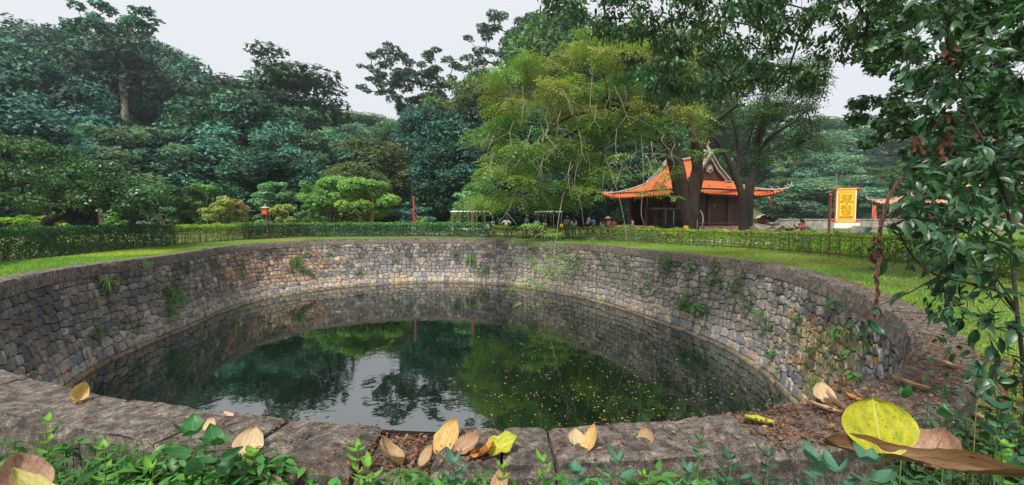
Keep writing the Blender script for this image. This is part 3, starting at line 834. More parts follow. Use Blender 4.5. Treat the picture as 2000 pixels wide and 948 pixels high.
pale_shrub('garden_bush', 'orange tinged yellow green bush behind the hedge', 436, 386, 36, 78, 'leaf_yellow', 10, n=26, bot=.1, cat='bush', group='garden bushes beyond the hedge')
pale_shrub('garden_bush', 'small orange bush beside the grey green open tree', 474, 384, 36.5, 34, 'leaf_orange', 20, n=14, bot=.2, cat='bush', group='garden bushes beyond the hedge')
pale_shrub('garden_bush', 'yellow green bush right of the red lantern post', 555, 400, 36, 55, 'leaf_yellow', 11, n=22, bot=.1, cat='bush', group='garden bushes beyond the hedge')
pale_shrub('garden_bush', 'bright green bush beside the pale wooden post', 218, 415, 30, 42, 'leaf_lime', 12, n=18, bot=.1, cat='bush', group='garden bushes beyond the hedge')
pale_shrub('garden_bush', 'small yellow green bush right of the plain red post', 823, 424, 36, 24, 'leaf_yellow', 13, n=12, bot=.1, cat='bush', group='garden bushes beyond the hedge')
pale_shrub('garden_bush', 'yellow leaved bush under the roof of the white roofed cart', 888, 415, 36.5, 30, 'leaf_yellow', 14, n=14, bot=.1, cat='bush', group='garden bushes beyond the hedge')
pale_shrub('garden_bush', 'green bush at the foot of the fresh green garden tree', 600, 400, 35, 60, 'leaf_mid', 15, n=20, bot=.05, cat='bush', group='garden bushes beyond the hedge')
pale_shrub('garden_bush', 'low dark teal bush behind the plain red post', 800, 395, 40, 80, 'leaf_teal', 16, n=20, bot=.05, cat='bush', group='garden bushes beyond the hedge')
pale_shrub('garden_bush', 'dark bush below the left end of the fruit tree', 60, 418, 24, 90, 'hedge_light', 17, n=18, bot=.05, cat='bush', group='garden bushes beyond the hedge')
pale_shrub('garden_bush', 'grey green bush under the right branches of the fruit tree', 305, 385, 30, 60, 'leaf_hazy', 18, n=18, bot=.05, cat='bush', group='garden bushes beyond the hedge')
pale_shrub('garden_bush', 'small dark bush beside the little shrine', 1505, 405, 34, 42, 'leaf_canopy', 19, n=16, bot=.05, cat='bush', group='garden bushes beyond the hedge')

# --- dark fruit tree on the left
fr = []
rs_ = np.random.RandomState(4)
for i in range(120):
    x = rs_.uniform(-120, 312); topy = 250+max(0, (x-40))**1.15*.16 if x > 40 else 250+(40-x)*.05
    topy += 8*sin(x*.09); boty = 418-6*sin(x*.05)
    y = rs_.uniform(topy+14, boty-8); fr.append((x, y, rs_.uniform(16, 30), rs_.uniform(-3, 2.5)))
free_tree('fruit_tree', 'dark glossy spreading fruit tree with low forked branches at the left edge', 20, (90, 446), fr, 20, 62, .15, 'leaf_fruit', 'bark',
    T_KITE, trunk_px=[(90, 438), (92, 432)], tip=.028, seed=9, seg=.8, rmax=.22, shell=(.3, 1.05), lower=.6, clump_var=.25)

# --- big feathery tree over the pavilion
FTY = 29.0
fc = []; rs_ = np.random.RandomState(12)
def inside(x, y):
    if x < 930 or x > 1345: return False
    top = 60+ (1130-x)*.45 if x < 1130 else 55
    if x < 960: top = 165
    bot = 405 if x < 1160 else 345+.0*(x)
    if x > 1230: bot = 270
    return top < y < bot
while len(fc) < 215:
    x, y = rs_.uniform(925, 1345), rs_.uniform(50, 430)
    if inside(x, y): fc.append((x, y, rs_.uniform(15, 30), rs_.uniform(-5.5, 5)))
fcg = [c for c in fc if (c[1] < 235 and rs_.rand() < .55)]
fcn = [c for c in fc if c not in fcg]
# hanging bough over the far wall
bough = [(1040, 440, 16, -6.5), (1075, 455, 16, -7), (1055, 480, 16, -7.5), (1085, 500, 16, -8), (1030, 505, 14, -8), (1060, 525, 16, -8.5), (1100, 475, 14, -7.5), (1010, 470, 13, -8), (1035, 550, 15, -9.3), (1008, 562, 12, -9.5), (1065, 560, 12, -9.3), (1045, 595, 8, -9.7), (1020, 592, 7, -9.7),
         (1095, 520, 10, -8.4), (1110, 500, 10, -8), (1085, 540, 12, -8.8), (1225, 480, 10, -7.5), (1232, 510, 11, -8), (1222, 540, 10, -8.4), (1235, 562, 9, -8.6), (1220, 445, 12, -7), (1255, 455, 10, -6.5), (1120, 520, 8, -8), (1150, 470, 9, -7)]
root, ch, C_ = free_tree('feathery_tree', 'big spreading tree with feathery yellow green leaves, leaning over the well', FTY, (1318, 445),
    fcn, 20, 11, .66, 'leaf_feather', 'bark_red', T_FROND4, skmax=300, trunk_px=[(1325, 440), (1326, 400), (1318, 350), (1305, 290), (1275, 240)], tip=.012, seed=13, rmax=.25, cap=.09, seg=1.3,
    shell=(.2, 1.1), lower=.7, flat=.42, droop=.45, up=1.3, hue=.3, jit=.3, clump_var=.25)
def extra_crown(root, clumps, Y, dens, size, mat, tpl, seed, name='crown', **kw):
    rs = np.random.RandomState(seed); C = []; R = []; fl = kw.pop('flat', .5)
    for x, y, r, dY in clumps:
        q = at(x, y, Y+dY); rr = r/FPX*(Y+dY); C.append(np.array(q)-np.array(root.location)); R.append((rr, rr, rr*fl))
    g = Geo(); clump_leaves(g, rs, C, R, dens, size, tpl, **kw); return link(name, g.mesh(name, M[mat]), root), C
extra_crown(root, fcg+[(x+20, y+10, r, d) for x, y, r, d in fcg[::3]], FTY, 11, .66, 'leaf_feather_gold', T_FROND4, 21, flat=.42, shell=(.2, 1.1), lower=.7, up=1.3, droop=.45)
extra_crown(root, bough, FTY, 20, .46, 'leaf_feather', T_FROND4, 22, name='hanging_bough', flat=.42, shell=(.1, 1.2), lower=.7, up=1.3, droop=.3)
low = [(rs_.uniform(1150, 1330), rs_.uniform(300, 385), rs_.uniform(7, 12), rs_.uniform(-6, -1)) for _ in range(60)]+[(rs_.uniform(1340, 1400), rs_.uniform(240, 310), rs_.uniform(10, 16), rs_.uniform(-3, 0)) for _ in range(10)]
extra_crown(root, low, FTY, 9, .5, 'leaf_feather', T_FROND4, 23, name='low_spray', flat=.3, shell=(.1, 1.2), lower=.7, up=1.3, droop=.3)
def limb_group(root, name, paths, mat, Y=None, sides=6):
    gq = Geo()
    for pts, r0, r1 in paths:
        P = np.array([tuple(at(*p)) for p in pts])-np.array(root.location); 
        t = np.linspace(0, 1, len(P)); tt = np.linspace(0, 1, len(P)*4)
        Q = np.stack([np.interp(tt, t, P[:, i]) for i in range(3)], 1)
        k = np.array([.25, .5, .25])
        for _ in range(3): Q[1:-1] = .25*Q[:-2]+.5*Q[1:-1]+.25*Q[2:]
        rr = np.interp(tt, [0, 1], [r0, r1])*(1+.12*np.sin(tt*17+len(pts)))
        V, Fs = tube(Q, rr, sides, False); gq.add(V, Fs)
    return link(name, gq.mesh(name, M[mat], True), root)
Y_ = FTY
limb_group(root, 'trunk', [
  ([(1338, 448, Y_), (1336, 400, Y_), (1330, 340, Y_), (1312, 285, Y_), (1288, 235, Y_), (1262, 190, Y_)], .50, .2),
  ([(1345, 448, Y_+.2), (1352, 400, Y_), (1362, 340, Y_), (1362, 300, Y_)], .48, .36),
  ([(1362, 305, Y_), (1350, 250, Y_), (1345, 195, Y_), (1350, 130, Y_)], .26, .14),
  ([(1362, 305, Y_), (1378, 270, Y_), (1400, 235, Y_-1), (1440, 205, Y_-2)], .22, .12),
  ([(1310, 290, Y_), (1292, 250, Y_), (1296, 190, Y_), (1290, 100, Y_)], .2, .1),
  ([(1275, 240, Y_), (1215, 205, Y_-1), (1150, 215, Y_-2), (1095, 235, Y_-3), (1060, 270, Y_-3.5)], .15, .05),
  ([(1290, 250, Y_), (1240, 215, Y_), (1190, 190, Y_-1), (1120, 190, Y_-1)], .10, .04),
  ([(1215, 210, Y_-1), (1205, 255, Y_-2), (1180, 290, Y_-2), (1172, 330, Y_-2)], .09, .03)], 'bark_red', sides=9)
tw = []; rq = np.random.RandomState(77)
for i in range(46):
    x, y = rq.uniform(940, 1330), rq.uniform(150, 325); Yq = Y_-rq.uniform(3, 6.5); L = rq.uniform(30, 95); sx = rq.normal()*22; p = [(x, y, Yq), (x+sx*.3+rq.normal()*6, y+L*.33, Yq-.1), (x+sx*.4+rq.normal()*9, y+L*.7, Yq-.2), (x+sx, y+L, Yq-.3)]
    tw.append((p, .02, .006))
    for q in range(2):
        b = p[rq.randint(1, 3)]; e = (b[0]+rq.normal()*26, b[1]+rq.uniform(10, 34), b[2]); tw.append(([b, ((b[0]+e[0])/2+4, (b[1]+e[1])/2-3, b[2]), e], .011, .004))
limb_group(root, 'bare_twig', tw+[
  ([(1300, 300, Y_-1), (1270, 300, Y_-3), (1225, 310, Y_-4), (1190, 330, Y_-4)], 0.0193, 0.0060),
  ([(1190, 320, Y_-4), (1200, 318, Y_-4), (1215, 345, Y_-4), (1245, 355, Y_-4)], 0.0193, 0.0075),
  ([(1255, 180, Y_-2), (1250, 230, Y_-4), (1255, 300, Y_-5), (1258, 360, Y_-5), (1250, 420, Y_-5.5), (1262, 445, Y_-5.5)], 0.0220, 0.0100),
  ([(1180, 330, Y_-4), (1176, 370, Y_-4), (1185, 400, Y_-4)], 0.0165, 0.0060),
  ([(1060, 270, Y_-3), (1015, 300, Y_-4), (1005, 345, Y_-4), (985, 390, Y_-4)], 0.0193, 0.0075),
  ([(1010, 340, Y_-4), (1008, 380, Y_-5), (988, 420, Y_-5), (972, 435, Y_-5)], 0.0165, 0.0060),
  ([(990, 415, Y_-5), (1010, 440, Y_-6)], 0.0121, 0.0060),
  ([(1240, 320, Y_-4), (1260, 350, Y_-5), (1265, 400, Y_-5)], 0.0138, 0.0050),
  ([(1220, 200, Y_-3), (1195, 240, Y_-4), (1170, 262, Y_-4)], 0.0193, 0.0060),
  ([(1100, 380, Y_-4), (1090, 430, Y_-6), (1085, 480, Y_-8), (1075, 540, Y_-9), (1060, 590, Y_-9.6), (1040, 602, Y_-9.8)], 0.0165, 0.0050),
  ([(1180, 300, Y_-4), (1210, 385, Y_-6), (1225, 460, Y_-8), (1230, 560, Y_-8.6)], 0.0121, 0.0040),
  ([(970, 250, Y_-3), (950, 300, Y_-4), (945, 350, Y_-4), (930, 400, Y_-4)], 0.0138, 0.0050),
  ([(1130, 310, Y_-4), (1120, 360, Y_-5), (1135, 400, Y_-5), (1140, 440, Y_-6)], 0.0138, 0.0050)], 'bark_pale', sides=4)

# --- second trunk tree right of the pavilion door
c2 = []; rs_ = np.random.RandomState(22)
for i in range(80):
    x = rs_.uniform(1375, 1615); y = rs_.uniform(120, 320)
    if x < 1470 and y > 250: continue
    c2.append((x, y, rs_.uniform(14, 26), rs_.uniform(-4, 3)))
r2, _, _ = free_tree('forked_tree', 'dark leaved tree with a V shaped forked trunk in front of the pavilion doors', 29.5, (1452, 447), c2, 20, 12, .56, 'leaf_canopy', 'bark',
    T_FROND4, trunk_px=[(1455, 400)], tip=.012, seed=23, rmax=.2, cap=.08, shell=(.2, 1.1), lower=.6, up=1.1, droop=.4)
Y_ = 29.5
limb_group(r2, 'trunk', [
  ([(1452, 452, Y_), (1455, 400, Y_), (1440, 350, Y_), (1422, 310, Y_), (1400, 275, Y_), (1375, 250, Y_)], .34, .08),
  ([(1458, 452, Y_), (1462, 390, Y_), (1470, 340, Y_), (1480, 290, Y_), (1492, 240, Y_), (1500, 170, Y_)], .34, .14),
  ([(1440, 355, Y_), (1444, 310, Y_), (1440, 270, Y_), (1430, 220, Y_)], .16, .06),
  ([(1443, 320, Y_), (1458, 290, Y_), (1470, 250, Y_)], .13, .06),
  ([(1478, 300, Y_), (1510, 262, Y_-1), (1550, 240, Y_-2), (1590, 200, Y_-2)], .14, .05)], 'bark', sides=8)

# --- dark canopy overhead, hanging in from the upper right (a near tree outside the frame on the right)
cc = []; rs_ = np.random.RandomState(31)
def canopy_ok(x, y):
    b = np.interp(x, [1070, 1100, 1180, 1230, 1290, 1400, 1470, 1560, 1640, 1700, 1760], [15, 35, 70, 175, 185, 190, 180, 175, 130, 100, 60])
    return y < b
while len(cc) < 215:
    x, y = rs_.uniform(1070, 1760), rs_.uniform(-70, 195)
    if canopy_ok(x, y): cc.append((x, y, rs_.uniform(14, 30), rs_.uniform(-2.2, 3)))
free_tree('overhanging_tree', 'tree reaching in overhead from the right with dark drooping leaves', 11.5, (2150, 500), cc, 20, 75, .15, 'leaf_canopy', 'bark',
    T_LEAF, trunk_px=[(2140, 300), (2080, 120), (1980, -60), (1850, -140), (1700, -120)], tip=.004, seed=33, rmax=.16, cap=.03, seg=.6, shell=(.1, 1.15), lower=.9, droop=1.6, up=.1, flat=.7, hue=.3, clump_var=.35)
# --- mid distance tree on the right
cc = []; rs_ = np.random.RandomState(36)
def right_ok(x, y):
    if 1790 < x < 1860 and 60 < y < 110: return False
    l = np.interp(y, [-60, 60, 120, 170, 200, 260, 310, 420], [1700, 1720, 1700, 1690, 1665, 1650, 1740, 1840])
    return x > l
while len(cc) < 210:
    x, y = rs_.uniform(1640, 2120), rs_.uniform(-70, 400)
    if right_ok(x, y): cc.append((x, y, rs_.uniform(14, 28), rs_.uniform(-2, 3)))
free_tree('right_tree', 'dense dark small leaved tree filling the upper right corner', 9.5, (2110, 560), cc, 20, 115, .11, 'leaf_canopy', 'bark',
    T_FAN, trunk_px=[(2090, 420), (2040, 250), (1950, 130), (1850, 90)], tip=.004, seed=38, rmax=.16, cap=.03, seg=.6, shell=(.15, 1.15), lower=.7, droop=.5, clump_var=.35)

# ------------------------------------------------------------------ hedges and fences
def poly_path(pix, z=-.1): return [on_z(x, y, z) for x, y in pix]
def resample(P, step):
    P = np.array([tuple(p)[:2] for p in P]); s = np.concatenate([[0], np.cumsum(np.linalg.norm(np.diff(P, axis=0), axis=1))])
    n = max(2, int(s[-1]/step)+1); t = np.linspace(0, s[-1], n)
    return np.stack([np.interp(t, s, P[:, i]) for i in (0, 1)], 1), s[-1]
def hedge(label, pix, hgt, wid, mat, dens, size, seed, cover=1.0, name='hedge', low=0.0, jitter=.05, tops=None, tpl=T_KITE, offset=0.0):
    rs = np.random.RandomState(seed); P, L = resample(poly_path(pix), .5); c = P.mean(0)
    root = empty(name, (c[0], c[1], 0), 0, label, 'hedge', 'clipped hedges round the well')
    T = nrm(np.gradient(P, axis=0)); N = np.stack([T[:, 1], -T[:, 0]], 1)
    toc = np.sign((N*(-P)).sum(1)); N = N*toc[:, None]               # toward the camera side
    n = int(L*(hgt+wid*1.3+hgt*.4)*dens); u = rs.rand(n)*(len(P)-1); i = u.astype(int); f = (u-i)[:, None]; j = np.minimum(i+1, len(P)-1)
    p = P[i]*(1-f)+P[j]*f; nn = nrm(N[i]); tt = T[i]
    tot = hgt+wid*1.1+hgt*.35; q = rs.rand(n)*tot
    face = q < hgt; top = (q >= hgt) & (q < hgt+wid*1.1); back = ~face & ~top
    h = np.where(top, hgt, low+(hgt-low)*rs.rand(n)**(1/1.0)); o = np.where(face, 0, np.where(back, -wid, -(q-hgt)/1.1))
    wav = .035*np.sin(u*1.7)+.03*np.sin(u*4.1)
    h = h+np.where(top, wav, 0)+rs.normal(size=n)*jitter*.6; o = o+rs.normal(size=n)*jitter-offset
    keep = rs.rand(n) < np.where(face, cover, 1)
    zg = gz(p[:, 0]+nn[:, 0]*o, p[:, 1]+nn[:, 1]*o)
    pos = np.column_stack([p+nn*o[:, None], zg+h])
    nor = np.where(top[:, None], [[0, 0, 1.]], np.column_stack([nn*np.where(back, -1, 1)[:, None], np.full(n, .35)]))+rs.normal(size=(n, 3))*.45
    ax = np.column_stack([tt*rs.choice([-1, 1], n)[:, None]*.6, rs.uniform(-.6, .6, n)])+rs.normal(size=(n, 3))*.4
    pos, nor, ax, top, h = pos[keep], nor[keep], ax[keep], top[keep], h[keep]
    m = len(pos); t = (.8+.4*rs.rand(m, 1))*np.ones((1, 3))
    cl = vnoise(pos, 1.6, seed)[:, None]; t = t*(1+.25*cl)
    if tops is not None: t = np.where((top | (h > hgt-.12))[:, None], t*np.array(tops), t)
    g = Geo(); leaves(g, pos-np.array([c[0], c[1], 0]), nor, ax, size*rs.uniform(.7, 1.3, m), t, tpl)
    link('foliage', g.mesh(name+'_foliage', M[mat]), root)
    # twiggy inside: stems
    gs = Geo(); step = .22
    P2, _ = resample(P, step); z = gz(P2[:, 0], P2[:, 1])
    for a, zz in zip(P2, z):
        for w_ in (.3, .7):
            b = a-np.array([0, 1])*0; nn_ = nrm(-np.array(a)); o_ = -wid*w_-offset
            x0 = np.array([a[0]+nn_[0]*o_, a[1]+nn_[1]*o_, zz-.05])-np.array([c[0], c[1], 0])+np.append(rs.normal(size=2)*.05, 0)
            x1 = x0+np.append(rs.normal(size=2)*.07, hgt*.5); x2 = x1+np.append(rs.normal(size=2)*.1, hgt*.4)
            V, Fs = tube([x0, x1, x2], [.018, .013, .006], 4, False); gs.add(V, Fs)
    link('stems', gs.mesh(name+'_stems', M['bark_grey']), root)
    return root
H1 = [(-130, 545), (0, 515), (100, 504), (200, 494), (280, 487), (342, 482)]
H2 = [(342, 482), (400, 476), (450, 472), (478, 470)]
H3 = [(475, 470), (520, 467), (600, 464), (700, 463), (800, 463), (900, 464), (955, 465)]
H4 = [(955, 465), (1050, 467), (1130, 470), (1220, 474), (1300, 479), (1400, 485), (1500, 491.5), (1600, 500), (1700, 511), (1800, 524), (1900, 540), (2000, 558), (2100, 580)]
hedge('dark leafy clipped hedge at the left, nearest the camera', H1, 1.0, .9, 'hedge_dark', 620, .085, 51)
hedge('light green see through hedge behind the short left fence', H2, .95, .9, 'hedge_light', 380, .09, 52, cover=.45, offset=.25)
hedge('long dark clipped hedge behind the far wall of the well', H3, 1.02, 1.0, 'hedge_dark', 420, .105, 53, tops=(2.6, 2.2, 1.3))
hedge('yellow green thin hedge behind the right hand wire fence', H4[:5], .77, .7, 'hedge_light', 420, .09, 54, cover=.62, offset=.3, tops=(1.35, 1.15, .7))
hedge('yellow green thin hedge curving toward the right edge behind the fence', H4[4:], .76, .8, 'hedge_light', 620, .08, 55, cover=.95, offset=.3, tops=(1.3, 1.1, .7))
H5 = [(20, 450), (120, 449), (250, 446), (350, 444), (500, 443)]
hedge('yellow green background hedge under the fruit tree', H5, .95, 1.4, 'hedge_light', 130, .13, 56)
def fence(label, pix, hgt, step, names, cat='fence', group='low brown fences in front of the hedges', rails=(.18, .9), w_=.035):
    P, L = resample(poly_path(pix), step); c = P[0]; z = gz(P[:, 0], P[:, 1]); root = empty('fence', (c[0], c[1], 0), 0, label, cat, group)
    mb = MB(); mb.box((0, 0, hgt/2-.1), (w_, w_, hgt+.2)); first = mb.build('post', M['post'], root)
    first.location = (0, 0, z[0])
    for i in range(1, len(P)):
        o = copy_obj(first, root); o.location = (P[i][0]-c[0], P[i][1]-c[1], z[i]); o.rotation_euler = (random.uniform(-.03, .03), random.uniform(-.03, .03), i)
        if i % 4: o.scale = (.6, .6, random.uniform(.93, 1.0))
    for h in rails:
        V, Fs = tube([(p[0]-c[0], p[1]-c[1], zz+h) for p, zz in zip(P, z)], .016, 4); link('rail', npmesh('rail', V, Fs, M['post']), root)
    return root
fence('short brown rail fence in front of the light green hedge at the left', [(x, y+1) for x, y in H2]+[(560, 467), (640, 465)], .85, .55, 0, rails=(.1, .72))
fence('long thin brown picket fence running along the right side of the lawn', [(x, y+2) for x, y in H4], .82, .42, 0, rails=(.14, .74))

# ------------------------------------------------------------------ pavilion
def roof_mat(name, base, moss):
    m, nt, b = new_mat(name); tc = nd(nt, 'TexCoord').outputs['Object']
    f = noise(nt, 6, 5, .7, tc); g_ = noise(nt, .9, 4, .6, tc)
    sz = nd(nt, 'SeparateXYZ'); nt.links.new(tc, sz.inputs[0])
    wv = nd(nt, 'Math', operation='MULTIPLY'); nt.links.new(sz.outputs[2], wv.inputs[0]); wv.inputs[1].default_value = 42
    sn = nd(nt, 'Math', operation='SINE'); nt.links.new(wv.outputs[0], sn.inputs[0])
    c = ramp(nt, f, [(.3, tuple(x*.62 for x in base)), (.7, tuple(min(1, x*1.15) for x in base))])
    c = mix(nt, sharp(nt, sn.outputs[0], .3, 1.0), c, tuple(x*.35 for x in base))
    c = mix(nt, sharp(nt, g_, .5, .68), c, mix(nt, .65, c, moss))
    nt.links.new(c, b.inputs['Base Color']); b.inputs['Roughness'].default_value = .8
    bump(nt, b, sn.outputs[0], .6, .03); return m
M['roof'] = roof_mat('orange_roof_tile', (.68, .13, .03), (.24, .19, .06))
M['roof_pale'] = roof_mat('pale_roof_tile', (.62, .25, .13), (.5, .4, .3))
M['roof_yellow'] = roof_mat('yellow_roof_tile', (.75, .42, .08), (.6, .5, .2))

def prof(d): return .4*d+.006*d*d*d
def hip_roof(root, LX, LY, gab, ze, mat, capx, rib=.36, lift=.6, tag_name='roof'):
    """LX by LY eaves; long slopes rise from x=0 and x=LX to the ridge at LX/2; gable faces stand gab in from y=0 and y=LY"""
    rf = empty(tag_name, (0, 0, 0)); rf.parent = root
    def surf(L, dm, piece, f, corr=1, dz=0.):
        b0, b1 = piece; n = max(4, int((b1-b0)/(rib/6))+1); bs = np.linspace(b0, b1, n); m = 14
        D = np.array([dm(b) for b in bs]); u = np.linspace(0, 1, m)
        d = D[:, None]*u; B = np.repeat(bs[:, None], m, 1)
        near = np.minimum(B, L-B); lf = lift*np.clip(1-near/3.6, 0, 1)**2.4*np.clip(1-d/3.2, 0, 1)**1.3
        Z = ze+prof(d)+lf+dz+(.07*np.cos(2*pi*B/rib) if corr else 0)
        ex = .35*np.clip(1-near/2.5, 0, 1)**2*np.clip(1-d, 0, 1)
        V = f(B, d-ex, Z).reshape(-1, 3); i = np.arange(n-1)[:, None]*m; j = np.arange(m-1)[None]
        return V, np.stack([i+j, i+j+1, i+m+j+1, i+m+j], -1).reshape(-1, 4)
    fx0 = lambda B, d, Z: np.stack([d, B, Z], -1); fx1 = lambda B, d, Z: np.stack([LX-d, B, Z], -1)
    fy0 = lambda B, d, Z: np.stack([B, d, Z], -1); fy1 = lambda B, d, Z: np.stack([B, LY-d, Z], -1)
    for nm, L, f, main in (('long', LY, fx0, 1), ('long', LY, fx1, 1), ('short', LX, fy0, 0), ('short', LX, fy1, 0)):
        g1 = Geo(); g2 = Geo()
        if main: pcs = [((0, gab), lambda b: b+.001), ((gab, L-gab), lambda b: capx), ((L-gab, L), lambda b: L-b+.001)]
        else: pcs = [((0, L), lambda b: min(b, L-b, gab+.15)+.001)]
        for pc, dm in pcs:
            V, F = surf(L, dm, pc, f); g1.add(V, F); V, F = surf(L, dm, pc, f, 0, -.16); g2.add(V, F)
        o = link('roof_slope', g1.mesh('roof_slope', mat, True), rf)
        link('eave_underside', g2.mesh('eave_underside', M['dark_wood']), o)
    zr = ze+prof(capx)
    mb = MB(); yy = np.linspace(gab-.25, LY-gab+.25, 14)
    mb.tube([(LX/2, y, zr+.16+.22*(abs(y-LY/2)/(LY/2-gab))**3) for y in yy], .15, 8); mb.build('ridge', M['pale_stone'], rf, True)
    for cx_, cy_, sx, sy in ((0, 0, 1, 1), (LX, 0, -1, 1), (0, LY, 1, -1), (LX, LY, -1, -1)):
        pts = []
        for t in np.linspace(0, 1, 12):
            d = gab*(1-t); lf = lift*np.clip(1-d/3.6, 0, 1)**2.4*np.clip(1-d/3.2, 0, 1)**1.3
            e = .35*max(0, 1-d/2.5)**2*max(0, 1-d)
            pts.append((cx_+sx*(d-e), cy_+sy*(d-e), ze+prof(d)+lf+.1))
        x, y, z = pts[-1]
        pts += [(x-sx*.16, y-sy*.16, z+.14), (x-sx*.25, y-sy*.25, z+.36), (x-sx*.2, y-sy*.2, z+.62)]
        rr = [.095]*12+[.07, .05, .02]
        mb = MB(); mb.tube(pts, rr, 7); o = mb.build('hip_ridge', M['pale_stone'], rf, True)
        mb = MB()
        for k in range(4):
            b = Vector(pts[-6+k]); mb.tube([b, b+Vector((sx*.05, sy*.05, .18)), b+Vector((sx*.16, sy*.16, .3)), b+Vector((sx*.26, sy*.26, .26))], [.06, .05, .03, .01], 5)
        mb.build('corner_finial', M['pale_stone'], o, True)
    return rf, zr
UA = math.atan2(.415, .91)
pav = empty('pavilion', (14.6, 36.0, 0), UA, 'wooden pavilion with curved orange tiled roof and carved gable behind the big trunks', 'pavilion')
ZE = 3.45
rf, zr = hip_roof(pav, 12.0, 11.5, 3.2, ZE, M['roof'], 6.0)
for yb, sg in ((3.2, -1), (8.3, 1)):
    gb = MB()                                            # gable board triangle, bargeboards, ornament
    hw = 2.3; zb = 5.05; zt = zr+.1
    gb.add([(6-hw, yb, zb), (6+hw, yb, zb), (6, yb, zt), (6-hw, yb-.1*sg, zb), (6+hw, yb-.1*sg, zb), (6, yb-.1*sg, zt)], [(0, 1, 2), (5, 4, 3), (0, 3, 4, 1), (1, 4, 5, 2), (2, 5, 3, 0)])
    gbo = gb.build('gable_panel', M['dark_wood'], rf)
    for s2 in (-1, 1):
        mb = MB(); a = Vector((6, yb+.2*sg, zt-.02)); b = Vector((6+s2*(hw+.1), yb+.2*sg, zb-.05))
        mid = (a+b)/2+Vector((s2*-.12, 0, -.12))
        for p, q in ((a, mid), (mid, b)): mb.bar(p, q, .16, .26)
        mb.bar(a+Vector((0, .12*sg, .3)), mid+Vector((s2*.1, .12*sg, .25)), .2, .16); mb.bar(mid+Vector((s2*.1, .12*sg, .25)), b+Vector((s2*.25, .12*sg, .1)), .2, .16)
        mb.build('bargeboard', M['pale_stone'], rf)
        mb = MB(); mb.box((6+s2*2.5, yb+.1*sg, zb-.1), (1.0, .35, .12)); mb.build('gable_foot', M['pale_stone'], rf)
    mb = MB()
    for k in range(7):
        a = k/7*2*pi; mb.tube([(6+.12*cos(a), yb+.14*sg, 6.05+.12*sin(a)), (6+.38*cos(a+.4), yb+.16*sg, 6.05+.38*sin(a+.4)), (6+.5*cos(a+1.1), yb+.14*sg, 6.05+.45*sin(a+1.1))], [.09, .07, .02], 5)
    mb.lathe([(.03, -.12), (.2, -.05), (.2, .05), (.03, .12)], 10, (6, yb+.12*sg, 6.05))
    mb.build('carved_ornament', M['pale_stone'], gbo)
    mb = MB(); b = Vector((6, yb+.05*sg, zt+.2))
    mb.tube([b, b+Vector((0, 0, .45)), b+Vector((.0, -.22*sg, .8)), b+Vector((0, -.05*sg, 1.15)), b+Vector((0, .2*sg, 1.0))], [.2, .16, .11, .07, .02], 8)
    mb.tube([b+Vector((0, 0, .2)), b+Vector((0, -.5*sg, .35)), b+Vector((0, -.75*sg, .7))], [.16, .1, .02], 6)
    mb.build('ridge_finial', M['pale_stone'], rf, True)
FL = .62
mb = MB(); mb.box((6, 5.75, FL/2-.2), (10.2, 9.7, FL+.4)); mb.box((6, .7, .12), (10.4, .5, .5)); pl = mb.build('plinth', M['plinth'], pav, bevel=.02)
for x in (2.0, 4.7, 7.3, 10.0):
    for y in (1.95, 4.5, 7.0, 9.55):
        if 2.5 < x < 9.5 and 2.5 < y < 9: continue
        mb = MB(); mb.lathe([(.28, 0), (.3, .12), (.2, .16), (.2, .6), (.19, 3.75)], 14, (x, y, FL)); mb.build('column', M['column_wood'], pav, True)
def plank_wall(x0, x1, y, z0, z1, axis=0):
    mb = MB(); n = max(2, int(abs(x1-x0)/.16)); w_ = (x1-x0)/n
    for k in range(n):
        c = x0+w_*(k+.5); th = .05+.012*((k*7) % 3)
        mb.box((c, y, (z0+z1)/2) if axis == 0 else (y, c, (z0+z1)/2), ((w_-.012, th, z1-z0) if axis == 0 else (th, w_-.012, z1-z0)))
    return mb.build('plank_wall', M['dark_wood'], pav)
for a, b in ((2.2, 4.5), (4.9, 7.1), (7.5, 9.8)):
    plank_wall(a, b, 2.0, FL+.42, 3.95); mb = MB(); mb.box(((a+b)/2, 1.95, FL+.3), (b-a, .16, .2)); mb.box(((a+b)/2, 1.95, FL+.07), (b-a, .12, .14)); mb.build('door_sill', M['column_wood'], pav)
mb = MB(); mb.box((5.4, 1.86, 2.55), (.1, .02, .2)); mb.build('paper_notice', M['white_paint'], pav)
plank_wall(2.2, 9.4, 3.6, FL, 4.0, 1); plank_wall(2.2, 9.4, 9.9, FL, 4.0, 1); plank_wall(2.2, 9.8, 9.5, FL, 4.0)
mb = MB(); mb.box((6, 1.95, 4.0), (8.4, .24, .28)); mb.box((2.0, 5.75, 4.0), (.24, 7.8, .28)); mb.box((10.0, 5.75, 4.0), (.24, 7.8, .28)); mb.box((6, 9.55, 4.0), (8.4, .24, .28)); mb.build('beam', M['dark_wood'], pav)
mb = MB()
for k in range(27): mb.box((1+k*.385, 1.0, 3.92), (.09, 1.9, .1))
for k in range(24): mb.box((1.0, 1.3+k*.39, 3.92), (1.9, .09, .1))
mb.build('rafters', M['dark_wood'], pav)
# things on its step
for i, (x, w_) in enumerate(((3.0, .3), (5.2, .4))):
    p = pav.matrix_basis @ Vector((x, 1.0, .37))
    p = Matrix.Rotation(UA, 3, 'Z') @ Vector((x, .7, 0))+Vector((14.6, 36, .37))
    mb = MB(); mb.box((0, 0, .09), (w_, .25, .16)); mb.box((0, 0, .18), (w_+.06, .3, .03)); o = mb.build('stone_block', M['pale_stone'], bevel=.02); o.location = p; o.rotation_euler = (0, 0, UA)
    tag(o, ['small pale block on the pavilion step, nearer the big trunk', 'wider pale block on the pavilion step, nearer the middle column'][i], 'block', 'blocks on the pavilion step')

